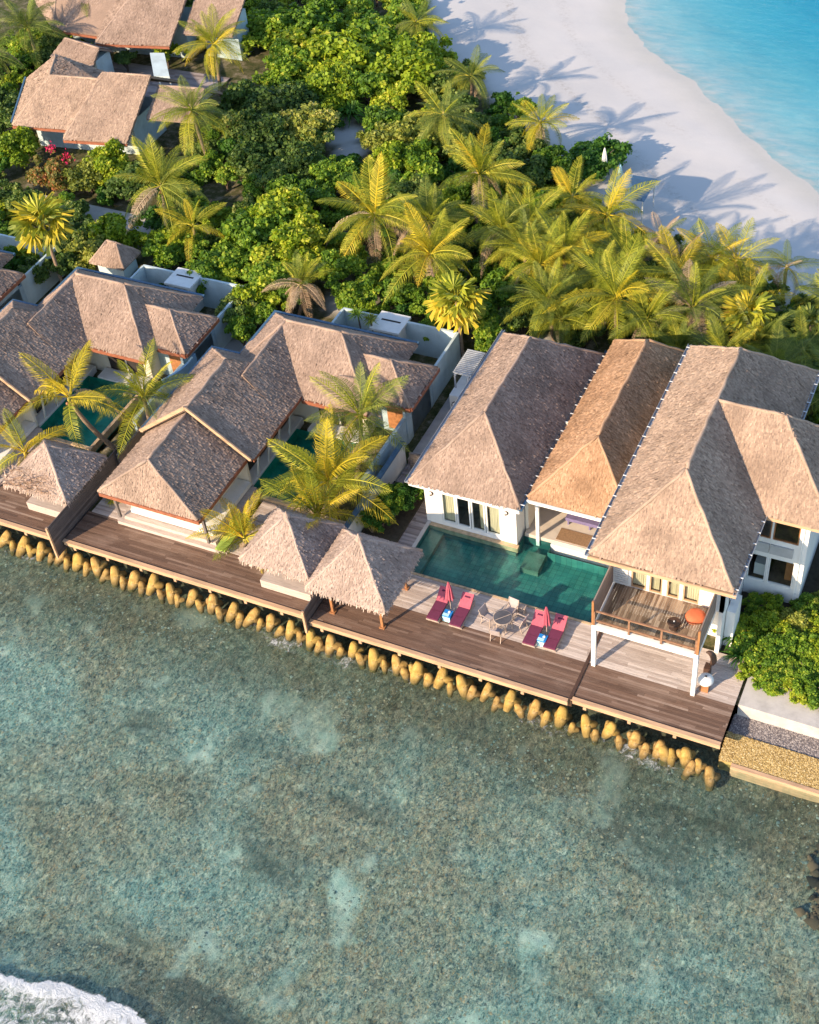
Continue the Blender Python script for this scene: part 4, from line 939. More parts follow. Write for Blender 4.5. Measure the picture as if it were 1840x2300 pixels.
# dining set
dt = empty("round_dining_table", (-18.1, 39.35, 0)); tag(dt, "round grey glass dining table between the two lounger pairs", "table")
MB().lathe((0, 0, 0), [(0, .735), (.46, .735), (.47, .72), (.46, .705), (0, .70)], 28).build("tabletop", simple("smoked_glass_top", (.10, .095, .10), .15, .2, 2, 0), dt)
MB().lathe((0, 0, 0), [(.46, .74), (.485, .735), (.485, .69), (.46, .69)], 28).build("rim", M['teak'], dt)
MB().bar((-.3, -.32, .745), (.3, .32, .745), .03, .012).build("seam_strip", M['teak'], dt)
for a in range(4): MB().bar((.38*math.cos(a*1.57+.78), .38*math.sin(a*1.57+.78), 0), (.3*math.cos(a*1.57+.78), .3*math.sin(a*1.57+.78), .7), .04).build("leg", M['teak'], dt)
def chair(x, y, rz, label):
    c = empty("sling_chair", (x, y, 0), rz); tag(c, label, "chair", "chairs around the round glass table")
    MB().box(-.24, .24, -.22, .24, .42, .46).build("seat", simple("grey_sling", (.38, .32, .31), .7, .1, 9, .1), c)
    MB().add([(-.24, .24, .44), (.24, .24, .44), (.24, .40, .98), (-.24, .40, .98), (-.24, .27, .44), (.24, .27, .44), (.24, .43, .98), (-.24, .43, .98)], [(0, 1, 2, 3), (7, 6, 5, 4), (0, 4, 5, 1), (1, 5, 6, 2), (2, 6, 7, 3), (3, 7, 4, 0)]).build("backrest", bpy.data.materials["grey_sling"], c)
    for s in (-.27, .27):
        MB().bar((s, .42, 1.0), (s, .22, .4), .035).bar((s, .22, .4), (s, .34, 0), .035).build("leg", M['teak'], c); MB().bar((s, -.24, .66), (s, -.22, 0), .035).build("leg", M['teak'], c); MB().bar((s, -.26, .66), (s, .32, .68), .05, .03).build("armrest", M['teak'], c)
chair(-18.85, 39.35, R(78), "grey sling chair on the left of the glass table")
chair(-18.0, 40.1, R(-8), "grey sling chair behind the glass table, nearest the pool")
chair(-17.35, 39.6, R(-100), "grey sling chair on the right of the glass table, casting a long shadow")
chair(-18.1, 38.62, R(182), "grey sling chair in front of the glass table, nearest the sea")
st = empty("pool_stool", (-17.65, 40.6, 0)); tag(st, "small pale wooden stool by the pool edge behind the chairs", "stool")
MB().box(-.28, .28, -.14, .14, .36, .42).build("seat", M['teak'], st)
for x in (-.24, .19): MB().box(x, x+.05, -.12, .12, 0, .36).build("leg", M['teak'], st)
# beach hut with dark blue canopy, half hidden by palms
bh = empty("beach_canopy"); tag(bh, "dark blue beach canopy half hidden behind the palms at the sand edge", "canopy")
V, Fs = hip(-25.4, -22.6, 75.6, 78.6, 1.7, 2.4, 'y', 76.7, 77.5)
m = MB(); m.add(V, Fs); m.build("canopy", M['bluemetal'], bh)
for x in (-25.2, -22.8):
    for y in (75.8, 78.4): MB().box(x, x+.07, y, y+.07, -.4, 1.72).build("pole", M['whitemetal'], bh)

# ------------------------------------------------------------------ far villas (top left)
t1 = empty("garden_villa"); tag(t1, "thatched garden villa in the upper left with two forward-stepping roofs", "villa")
V = [(-71.4, 70.45, 2.6), (-66.5, 71.15, 2.6), (-65.3, 74.75, 5.05), (-69.8, 74.2, 5.0), (-71.4, 77.3, 5.0), (-75.0, 77.3, 2.6), (-67.9, 78.6, 3.3), (-66.5, 76.0, 3.9)]
thatch(V, [(0, 1, 2, 3), (0, 3, 4, 5), (3, 2, 7), (3, 7, 4), (7, 6, 4)], M['thatch_golden'], t1, caps=((3, 2), (0, 3), (3, 4)))
V = [(-66.1, 69.8, 2.6), (-60.9, 70.7, 2.6), (-61.25, 75.6, 5.45), (-65.3, 75.1, 5.4), (-67.2, 73.5, 3.6), (-60.9, 79.5, 3.0), (-65.3, 79.0, 3.0)]
thatch(V, [(0, 1, 2, 3), (0, 3, 4), (3, 2, 5, 6)], M['thatch_golden'], t1, caps=((3, 2), (0, 3)))
thatch([(-60.8, 73.4, 3.2), (-57.0, 74.0, 3.2), (-57.1, 76.4, 4.6), (-60.9, 75.8, 4.6), (-57.1, 78.5, 3.2), (-60.9, 78, 3.2)], [(0, 1, 2, 3), (3, 2, 4, 5)], M['thatch'], t1, caps=((3, 2),))
MB().add([(-71.0, 72.3, -.2), (-62.3, 73.4, -.2), (-62.3, 77.3, -.2), (-72.5, 76.5, -.2), (-71.0, 72.3, 2.6), (-62.3, 73.4, 2.6), (-62.3, 77.3, 2.6), (-72.5, 76.5, 2.6)], [(0, 1, 5, 4), (1, 2, 6, 5), (2, 3, 7, 6), (3, 0, 4, 7)]).build("wall", M['bluewall'], t1)
MB().bar((-71.4, 70.38, 2.42), (-66.5, 71.08, 2.42), .08, .2).bar((-66.1, 69.72, 2.42), (-60.9, 70.62, 2.42), .08, .2).build("fascia", M['fascia'], t1)
MB().bar((-71.9, 70.9, 2.5), (-75.3, 77.3, 2.5), .14, .12).build("gutter", M['bluemetal'], t1)
t2 = empty("garden_villa"); tag(t2, "brown thatched villa cut off by the top edge of the photograph", "villa")
V = [(-78.2, 85.2, 2.6), (-73.0, 85.15, 2.6), (-71.5, 90.5, 6.2), (-79.6, 89.8, 6.2), (-83.5, 89.6, 3.0)]
thatch(V, [(0, 1, 2, 3), (0, 3, 4)], M['thatch'], t2, caps=((0, 3), (3, 2)))
V = [(-72.9, 84.0, 2.6), (-66.3, 85.2, 2.6), (-66.3, 90.8, 6.4), (-70.4, 90.2, 6.4), (-73.6, 88.5, 4.4)]
thatch(V, [(0, 1, 2, 3), (0, 3, 4)], M['thatch'], t2, caps=((0, 3), (3, 2)))
MB().box(-65.6, -62.2, 89.2, 91, -.2, 3.6).build("wall", M['bluewall2'], t2)
V = [(-66.0, 86.9, 2.9), (-61.6, 87.6, 2.9), (-61.6, 92.0, 6.0), (-66.0, 91.5, 6.0)]
thatch(V, [(0, 1, 2, 3)], M['thatch'], t2, caps=((3, 2),))
MB().add([(-78, 87.2, -.2), (-66.8, 88.4, -.2), (-66.8, 92, -.2), (-78, 91, -.2), (-78, 87.2, 2.6), (-66.8, 88.4, 2.6), (-66.8, 92, 2.6), (-78, 91, 2.6)], [(0, 1, 5, 4), (1, 2, 6, 5), (2, 3, 7, 6), (3, 0, 4, 7)]).build("wall", M['bluewall'], t2)
MB().bar((-78.2, 85.1, 2.42), (-73.0, 85.05, 2.42), .08, .2).bar((-72.9, 83.9, 2.42), (-66.3, 85.1, 2.42), .08, .2).build("fascia", M['fascia'], t2)
bw = empty("garden_boardwalk"); tag(bw, "grey boarded yard between the two upper-left villas", "boardwalk")
planks(-73.5, -61.5, 80.3, 86.0, -.02, M['corrdeck'], bw, seed=71, w=.3)
m = MB(); m.add([(-67.8, 84.3, 2.2), (-66.55, 84.6, 2.2), (-63.9, 81.2, 2.2), (-65.2, 80.9, 2.2), (-67.8, 84.3, 2.05), (-66.55, 84.6, 2.05), (-63.9, 81.2, 2.05), (-65.2, 80.9, 2.05)], [(0, 3, 2, 1), (4, 5, 6, 7), (0, 1, 5, 4), (1, 2, 6, 5), (2, 3, 7, 6), (3, 0, 4, 7)])
cn = empty("flat_canopy"); tag(cn, "pale rectangular canopy slab between the two upper-left villas", "canopy"); m.build("slab", M['palecloth'] if False else M['bluewall'], cn)
for x, y in ((-67.5, 84.2), (-66.6, 84.3), (-64.1, 81.3), (-65.0, 81.1)): MB().box(x, x+.1, y, y+.1, -.1, 2.05).build("post", M['whitemetal'], cn)
hb = empty("thatched_annex"); tag(hb, "small bluish thatched annex behind the upper-left villa", "annex")
thatch([(-75.6, 81.2, 2.4), (-70.8, 80.4, 2.4), (-71.0, 82.0, 3.3), (-75.0, 82.8, 3.3), (-75.2, 84.2, 2.4), (-71.0, 83.5, 2.4)], [(0, 1, 2, 3), (3, 2, 5, 4)], M['thatch'], hb, caps=((3, 2),))
MB().box(-74.8, -71.2, 81.4, 83.4, -.2, 2.4).build("wall", M['bluewall'], hb)

# ------------------------------------------------------------------ plants
def frond_mesh(L, droop, seed, mat, nl=46, wl=1.0, curl=0):
    """coconut frond along +X, leaflets on both sides"""
    r = np.random.default_rng(seed); n = 14
    t = np.linspace(0, 1, n); X = L*(t-.10*droop*t**3); Z = L*(-.62*droop*t**2.3+.0*t); Yc = L*curl*t**2
    mb = MB(); pts = list(zip(X, Yc, Z)); mb.tube(pts, [.045*(1-.8*a)+.006 for a in t], 5, .8)
    V = list(mb.v); Fc = list(mb.f); T = list(mb.t)
    base = len(V)
    for s in (-1, 1):
        for i in range(nl):
            a = .14+.84*(i+r.uniform(0, .8))/nl; p = np.array([np.interp(a, t, X), np.interp(a, t, Yc), np.interp(a, t, Z)])
            q = np.array([np.interp(min(a+.03, 1), t, X), np.interp(min(a+.03, 1), t, Yc), np.interp(min(a+.03, 1), t, Z)]); d = q-p; d /= np.linalg.norm(d)+1e-9
            ll = wl*(math.sin(math.pi*min(1, a*.93+.10))**.6)*r.uniform(.85, 1.1)
            side = np.array((0, s, 0.)); fwd = .35+.75*a; dr = r.uniform(.5, 1.3)+.30*droop
            d1 = side+d*fwd+np.array((0, 0, .18)); d1 /= np.linalg.norm(d1); d2 = side*.8+d*fwd+np.array((0, 0, -dr*1.5)); d2 /= np.linalg.norm(d2)
            m1 = p+d1*ll*.5; e = m1+d2*ll*.5; wv = d*(.015+.009*r.uniform())
            k = len(V); V += [tuple(p-wv*.7), tuple(p+wv*.7), tuple(m1+wv), tuple(m1-wv), tuple(e)]; Fc += [(k, k+1, k+2, k+3), (k+3, k+2, k+4)]
            tt = float(np.clip(r.normal(.5, .2), 0, 1)); T += [tt, min(1, tt+.15)]
    o = mkobj("frond", V, Fc, mat, None, T); me = o.data; bpy.data.objects.remove(o); return me
FR = {}
for key, mat in (('n', M['frond']), ('d', M['frond_dark']), ('g', M['frond_gold']), ('x', M['frond_dry'])):
    FR[key] = [frond_mesh(3.55, dr, 10*i+ord(key), mat, curl=c) for i, (dr, c) in enumerate(((.25, .05), (.55, -.08), (.85, .1), (1.15, -.05)))]
def trunk_pts(h, lx, ly, n=7): return [(lx*(1-t)**1.6, ly*(1-t)**1.6, h*t) for t in np.linspace(0, 1, n)]
pr = random.Random(21)
def palm(x, y, h, s, label, kinds="nnnnng", nf=24, lean=None, up=0.0, dry=0, group="coconut palms in the garden", zg=-.17, vis=True):
    g = empty("coconut_palm", (x, y, zg)); tag(g, label, "palm tree", group)
    lx, ly = lean or (pr.uniform(-.8, .8), pr.uniform(-.8, .8)); H = h-zg
    pts = [(lx*(1-t)**1.6, ly*(1-t)**1.6, H*t) for t in np.linspace(0, 1, 9)]
    if h > 3.2: hn = min(h-.33*(h-1.0), 2.3 if float(sdist(np.array([x]), np.array([y]), VEG)[0]) < 8 and y > 60 else 99); f = (52-hn)/(52-h); x, y, h = x*f, y*f, hn; g.location = (x, y, zg); H = h-zg; pts = [(lx*(1-t)**1.6, ly*(1-t)**1.6, H*t) for t in np.linspace(0, 1, 9)]
    m = MB(); rad = [(.17-.07*t+(.06 if t == 0 else 0)+(.012 if i % 2 else 0))*min(1, s+.1) for i, t in enumerate(np.linspace(0, 1, 9))]; m.tube(pts, rad, 9); m.build("trunk", M['trunk'], g, True)
    m = MB(); m.lathe((0, 0, H-.15), [(.10*s, -.1), (.17*s, .1), (.12*s, .35), (.03, .5)], 9); m.build("crown_shaft", M['rachis'], g, True)
    beachy = y > 60 and float(sdist(np.array([x]), np.array([y]), VEG)[0]) < 8
    if beachy: up = min(up, 0)-.9
    off = pr.uniform(0, 6.28); tilt = pr.uniform(.05, .32); ta = pr.uniform(0, 6.28); old = pr.uniform(-.1, .25)
    for i in range(nf):
        t = i/(nf-1); el = R(74)-t*R(92)+up*R(20)+pr.uniform(-.12, .12); az = off+i*2.39996+pr.uniform(-.3, .3); el += tilt*math.cos(az-ta)-old*t
        if nf > 15 and pr.random() < .08: continue
        k = pr.choice(kinds); di = min(3, int(t*3.2+pr.uniform(-.3, .9)))
        if t > .72 and pr.random() < .10: k = 'x'; di = 3
        if dry and i >= nf-dry: k = 'x'; el -= .3; di = 3
        o = bpy.data.objects.new("frond", FR[k][max(0, di)]); COL.objects.link(o); o.parent = g
        o.location = (0.05*math.cos(az), .05*math.sin(az), H+.12); o.rotation_euler = Euler((pr.uniform(-.35, .35), -el, az), 'XYZ')
        q = s*pr.uniform(.82, 1.05)*(.85 if t < .12 else 1); o.scale = (q, q, q)
    if h > 4:
        for j in range(5):
            a = pr.uniform(0, 6.28); m = MB(); m.lathe((.22*math.cos(a), .22*math.sin(a), H-.28), [(0, -.11), (.09, -.06), (.11, 0), (.09, .06), (0, .1)], 8); m.build("coconut", M['rachis'] if j % 2 else M['timber'], g, True)
    return g
PALMS = [ # x, y, crown height, size, kinds, extra, label
(-58.3,80.3,6.0,.90,"nnng",{}, "coconut palm standing beside the pale canopy slab, upper left"),
(-53.3,69.4,7.0,1.0,"nnd",{}, "tall coconut palm overlapping the right end of the upper-left villa roof"),
(-51.2,61.6,6.0,1.05,"nnd",{'up':.4}, "coconut palm with upswept fronds right of the yellow-green bush by the upper-left villa"),
(-49.1,61.3,3.5,.75,"ngg",{'nf':12}, "low sparse golden palm at the right end of the garden path"),
(-36.4,63.4,5.5,1.15,"nng",{'dry':3}, "large spreading coconut palm in the middle of the garden with one bleached frond"),
(-31.6,61.2,5.0,1.05,"nng",{'dry':1}, "coconut palm right of the largest middle palm, above the fan palm"),
(-37.7,77.0,5.0,.85,"ndd",{}, "greyish palm left of the palm pair at the upper beach edge"),
(-37.2,80.9,6.0,.90,"ndd",{}, "dark palm leaning over the sand at the upper beach edge"),
(-29.8,75.3,6.5,.90,"nng",{}, "tall coconut palm standing against the white sand, left of the round beach bush"),
(-32.2,70.5,5.0,1.05,"nng",{'dry':3,'up':.5}, "coconut palm with upright bleached frond left of the palm against the sand"),
(-44.6,87.5,6.0,.90,"nd",{}, "palm at the top edge above the beach corner"),
(-25.8,70.5,4.5,.85,"nng",{'up':.4}, "yellow palm just left of the blue beach canopy, lower left of the beach parasols"),
(-22.3,67.0,6.0,1.10,"nng",{'dry':1}, "big yellow-green coconut palm in the centre of the beach-side palm cluster"),
(-25.1,62.9,4.5,.85,"nng",{}, "yellow palm above the left thatch roof, left of the biggest roofline palm"),
(-19.3,59.9,5.5,1.15,"nng",{'dry':1}, "large wide coconut palm right behind the gap between the left and orange roofs"),
(-15.3,61.6,4.5,1.0,"ndx",{'dry':5,'up':.3}, "coconut palm with pinkish dried fronds behind the orange roof"),
(-14.0,66.1,5.0,.95,"nng",{'up':.2}, "bright yellow-green palm at the beach edge right of the dried palm"),
(-19.4,68.7,4.0,.70,"ddx",{'nf':12}, "small dark ragged palm at the sand edge, right of the cluster centre"),
(-11.4,67.8,4.0,.70,"ddx",{'nf':12}, "small dark ragged palm at the sand edge near the right side"),
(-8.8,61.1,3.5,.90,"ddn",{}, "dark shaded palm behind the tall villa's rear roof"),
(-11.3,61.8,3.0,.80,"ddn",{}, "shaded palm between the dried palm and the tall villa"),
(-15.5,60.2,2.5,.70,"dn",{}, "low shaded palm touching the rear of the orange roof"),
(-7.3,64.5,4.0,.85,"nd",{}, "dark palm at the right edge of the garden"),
(-44.3,41.4,6.0,1.12,"nggg",{'nf':10,'lean':(1.6,.9)}, "leaning coconut palm with yellow ribs above the left gazebo"),
(-43.0,45.6,3.0,1.0,"ndn",{'up':.5,'nf':16}, "bushy green palm behind the leaning palm, beside the blue curved wall"),
(-47.6,39.9,2.2,.85,"ggn",{'nf':9,'up':.2}, "low yellow palm at the left edge beside the shabby gazebo"),
(-33.0,39.4,.9,.95,"ggn",{'nf':12,'up':.9}, "young yellow palm beside the lime green lounger"),
(-29.9,43.6,2.3,1.2,"ggn",{'nf':22,'up':.5}, "yellow palm leaning over the middle villa's courtyard pool"),
(-28.9,46.2,5.2,1.0,"ddn",{'nf':21,'up':.4,'dry':2,'lean':(-.2,-1.0)}, "tall dark-hearted palm at the right corner of the middle villa"),
(-29.6,41.6,1.8,1.0,"ggn",{'nf':16,'up':.3,'dry':1}, "low golden palm directly behind the left gazebo"),
(-76.5,80.5,5.0,1.0,"dd",{}, "dark palm at the left edge beside the upper-left villa"),
(-74.6,86.4,5.0,.9,"dd",{}, "dark palm in the top left corner"),
(-27.6,67.6,4.0,.9,"nnd",{}, "palm low between the round beach bush and the grassy pandanus clumps"),
(-24.4,65.2,4.2,.9,"nng",{'dry':2}, "yellow palm below the centre of the beach-side cluster"),
(-21.6,63.6,4.0,.85,"nnd",{}, "palm between the two largest roofline palms"),
(-17.2,64.6,4.4,.95,"nng",{'dry':1}, "yellow-green palm upper right of the large wide roofline palm"),
(-12.6,64.3,3.8,.85,"ndg",{'dry':2}, "palm with some brown fronds in front of the pandanus-like fan palm"),
(-17.6,66.6,4.2,.8,"dnx",{'dry':4}, "brownish ragged palm in the right half of the beach-side cluster"),
(-38.9,57.6,3.6,.7,"ndx",{'dry':5,'up':.7}, "upright palm with bleached hanging fronds behind the middle villa"),
(-33.6,65.4,4.4,.9,"nnd",{}, "green palm filling the gap right of the largest middle palm"),
(-29.0,66.4,4.0,.9,"nd",{}, "green palm just above the grassy pandanus clumps' lower end"),
(-20.4,65.2,4.6,.9,"nnd",{}, "green palm tucked behind the large wide roofline palm"),
(-24.0,61.4,3.2,.85,"nd",{}, "green palm rising right behind the left brown roof ridge end"),
(-17.9,61.4,3.2,.85,"nd",{}, "green palm close behind the orange roof's upper left corner"),
(-15.9,68.0,3.6,.85,"nng",{}, "yellow-green palm at the sand between the two small ragged palms"),
(-12.9,60.0,3.0,.85,"nd",{}, "green palm close behind the gutter between orange roof and tall villa"),
(-8.2,67.0,3.4,.85,"nd",{}, "green palm at the far right end of the beach palms"),
(-27.0,65.0,4.0,.85,"nnd",{}, "green palm low left of the beach-side cluster's yellow palm"),
(-22.9,60.6,2.6,.7,"dn",{}, "small shaded palm behind the gap of the left brown roof"),
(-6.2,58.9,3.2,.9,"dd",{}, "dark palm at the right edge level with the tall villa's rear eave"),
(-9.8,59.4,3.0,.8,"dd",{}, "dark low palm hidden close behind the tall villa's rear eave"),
(-77.9,76.5,4.5,.9,"dd",{}, "shaded palm at the left edge below the corner palms"),
]
for x, y, h, s, kd, kw, lab in PALMS: palm(x, y, h, s, lab, kd, **kw)

# fan palms, rosette plants
def fan_leaf(rad, mat, seed):
    r = np.random.default_rng(seed); n = 22; V = [(0, 0, 0)]; Fc = []; T = []
    mb = MB(); mb.tube([(0, 0, 0), (.45, 0, .03), (.9, 0, 0)], .02, 5, .7); V = list(mb.v); Fc = list(mb.f); T = list(mb.t); k0 = len(V); V.append((.85, 0, 0))
    a = np.linspace(-2.3, 2.3, n)
    for i in range(n):
        rr_ = rad*(1-.25*(abs(a[i])/2.3)**2)*r.uniform(.9, 1.05); z = (.05 if i % 2 else -.05)-.28*(rr_/rad)**2-.12*abs(a[i])
        V.append((.85+.55*rr_*math.cos(a[i]), .55*rr_*math.sin(a[i]), z*.4+(.03 if i % 2 else -.03))); V.append((.85+rr_*math.cos(a[i]), rr_*math.sin(a[i]), z*1.3))
    for i in range(n-1):
        p = k0+1+2*i; Fc.append((k0, p, p+2)); T.append(r.uniform(.3, .8)); Fc.append((p, p+1, p+2)); T.append(r.uniform(.3, 1)); Fc.append((p+1, p+3, p+2)) if i % 3 == 0 else None
        if i % 3 == 0: T.append(r.uniform(.2, .6))
    o = mkobj("fan_leaf", V, Fc, mat, None, T); me = o.data; bpy.data.objects.remove(o); return me
FAN = [fan_leaf(1.0, M['frond'], 3), fan_leaf(1.1, M['frond_gold'], 4), fan_leaf(1.0, M['frond_dark'], 5)]
def fan_palm(x, y, h, s, label, nf=20, seed=1, kinds=(0, 0, 1)):
    g = empty("fan_palm", (x, y, -.17)); tag(g, label, "palm tree"); r = random.Random(seed); H = h+.17
    MB().tube([(.25*(1-t), -.2*(1-t), H*t) for t in np.linspace(0, 1, 6)], .12, 8).build("trunk", M['trunk'], g, True)
    for i in range(nf):
        t = i/(nf-1); o = bpy.data.objects.new("fan_leaf", FAN[r.choice(kinds)]); COL.objects.link(o); o.parent = g; o.location = (0, 0, H)
        o.rotation_euler = (r.uniform(-.3, .3), -(R(70)-t*R(95)), i*2.4); q = s*r.uniform(.85, 1.1); o.scale = (q, q, q)
fan_palm(-28.6, 58.3, 4.3, 1.05, "yellow-green fan palm beside the white gate house of the middle villa", 20, 1)
fan_palm(-57.6, 56.6, 5.0, 1.15, "striped yellow fan palm at the left edge below the garden path", 20, 2, (0, 1, 2))
fan_palm(-12.3, 63.0, 3.6, .95, "yellow pandanus-like fan palm near the right end of the palm cluster", 18, 3, (0, 1))
fan_palm(-9.0, 64.5, 2.8, .8, "dark green fan palm at the right edge above the tall villa", 16, 4, (2,))
def blade_mesh(n, L, wd, mat, seed, up=.6):
    r = np.random.default_rng(seed); az = r.uniform(0, 6.28, n); el = r.uniform(-.1, 1.35, n)*up+.15; LL = L*r.uniform(.7, 1.1, n)
    d = np.stack([np.cos(az)*np.cos(el), np.sin(az)*np.cos(el), np.sin(el)], 1); sd = np.stack([-np.sin(az), np.cos(az), 0*az], 1)
    m = d*LL[:, None]*.55; e = m+(d*np.array((1, 1, .1))+np.array((0, 0, -.25)))*LL[:, None]*.45; w_ = wd
    q1 = np.stack([-sd*w_*.5, sd*w_*.5, m+sd*w_, m-sd*w_], 1); q2 = np.stack([m-sd*w_, m+sd*w_, e+sd*w_*.15, e-sd*w_*.15], 1)
    me = quads("rosette", np.concatenate([q1, q2]), mat, False, np.tile(r.uniform(.1, 1, n), 2)); return me
RO = [blade_mesh(60, .75, .035, M['frond'], 1), blade_mesh(80, 1.0, .035, LM[1], 2), blade_mesh(70, .8, .04, M['frond_gold'], 3), blade_mesh(90, 1.1, .04, LM[5], 4)]
def dracaena(x, y, h, label, k=0, s=1, cat="plant", group=None):
    g = empty("dracaena_plant", (x, y, -.17)); tag(g, label, cat, group)
    MB().tube([(0, 0, 0), (.05, .03, h*.5), (0, 0, h+.15)], .05, 6).build("stem", M['bark'], g)
    o = bpy.data.objects.new("leaves", RO[k]); COL.objects.link(o); o.parent = g; o.location = (0, 0, h+.15); o.scale = (s,)*3
dracaena(-33.9, 57.0, 2.6, "thin-stemmed yellow dracaena in the yard behind the middle villa", 0, .9)
dracaena(-35.0, 57.4, 2.5, "green dracaena left of the yellow one behind the middle villa", 1, .8)
for i, (x, y, k, s, lab) in enumerate(((-41.9, 41.4, 0, 1.0, "spiky yellow-green plant beside the grey side wall"), (-42.0, 42.6, 2, .8, "golden spiky plant against the left eave of the middle villa"), (-42.3, 40.2, 0, .9, "spiky plant between plank fence and middle villa"),
        (-30.0, 71.6, 1, 1.9, "large grassy pandanus clump in the middle of the palms"), (-31.0, 69.6, 1, 1.9, "second grassy pandanus clump below the large one"), (-48.5, 82.8, 3, 1.8, "narrow dark grassy clump beside the upper sand patch"),
        (-7.2, 42.6, 3, 1.0, "long-leaved green plant at the foot of the tall villa"), (-6.7, 41.6, 3, .9, "arching green plant at the deck corner by the hedge"), (-35.6, 56.6, 1, .8, "low grassy plant in the yard behind the middle villa"), (-32.3, 38.9, 0, .4, "tiny spiky plant beside the left gazebo"))):
    g = empty("spiky_plant", (x, y, -.1)); tag(g, lab, "plant"); o = bpy.data.objects.new("leaves", RO[k]); COL.objects.link(o); o.parent = g; o.location = (0, 0, .25*s); o.scale = (s,)*3

def crown_mesh(seed, n, mat, leaf=.15, lumps_=12, rad=1.0, hgt=.85, rosette=False):
    """leafy crown of unit radius: leaves on and in overlapping lumps"""
    r = np.random.default_rng(seed)
    c = r.normal(0, 1, (lumps_, 3)); c /= np.linalg.norm(c, axis=1)[:, None]; c *= r.uniform(.25, .92, lumps_)[:, None]; c[:, 2] = np.abs(c[:, 2])*hgt
    sz = r.uniform(.10, .34, lumps_); tw = r.random(lumps_) < .28; c[tw] *= r.uniform(1.15, 1.45, (tw.sum(), 1)); sz[tw] *= .5; k = r.choice(lumps_, n, p=sz**2/np.sum(sz**2))
    d = r.normal(0, 1, (n, 3)); d /= np.linalg.norm(d, axis=1)[:, None]; d[:, 2] = np.where(d[:, 2] < -.3, -d[:, 2], d[:, 2])
    p = c[k]+d*(sz[k]*r.uniform(.45, 1.15, n)**.5)[:, None]*np.array((1, 1, .85))+r.normal(0, .035, (n, 3)); p[:, 2] -= .05
    nr = d*.55+np.array((0, 0, .40))+r.normal(0, .62, (n, 3)); nr /= np.linalg.norm(nr, axis=1)[:, None]
    a = r.normal(0, 1, (n, 3)); u = np.cross(nr, a); u /= np.linalg.norm(u, axis=1)[:, None]; v = np.cross(nr, u)
    L = (leaf*(.55+1.0*r.power(1.6, n)**2))[:, None]; W = L*.42
    q = np.stack([p-u*L*.5, p-v*W+nr*.012, p+u*L*.5, p+v*W+nr*.012], 1)
    T = np.clip(r.normal(.46, .24, n)+.40*(r.uniform(0, 1, lumps_)[k]-.5), 0, 1)
    return quads("crown", q, mat, False, T)
CR = {}
for ti in range(6):
    CR[ti] = [(crown_mesh(100+ti*10+j, 9500 if big else 5200, LM[ti], .098 if big else .125, 46 if big else 28), big) for j, big in enumerate((0, 0, 1, 1))]
br = random.Random(33)
LAND = [("the upper-left villa", -66, 74), ("the pale garden path", -60, 65), ("the left villa", -49, 54), ("the left garden hut", -53.5, 58), ("the middle villa", -35, 55), ("the white gate house", -33, 58), ("the largest middle palm", -36.4, 63.4),
        ("the upper sand patch", -49.5, 83), ("the top beach corner", -47, 92), ("the beach parasols", -27, 80), ("the pandanus clumps", -30.5, 70.5), ("the left brown roof", -22, 58), ("the orange roof", -16.5, 59), ("the tall villa", -10, 57), ("the palm against the sand", -29.8, 75.3), ("the blue canopy", -24, 77), ("the middle sand patch", -46.5, 78.5), ("the low golden palm", -49.1, 61.3), ("the top-edge villa", -70, 88)]
DESC = ["dark olive bushy tree", "mid green leafy shrub", "bright yellow-green shrub", "golden olive bushy tree", "reddish croton bush", "dense glossy green bush"]
used = {}
def direction(x, y, lx, ly):
    dx, dy = x-lx, y-ly; a = math.degrees(math.atan2(dy, dx)) % 360
    return ["right of", "behind and right of", "behind", "behind and left of", "left of", "in front and left of", "in front of", "in front and right of"][int((a+22.5)//45) % 8]
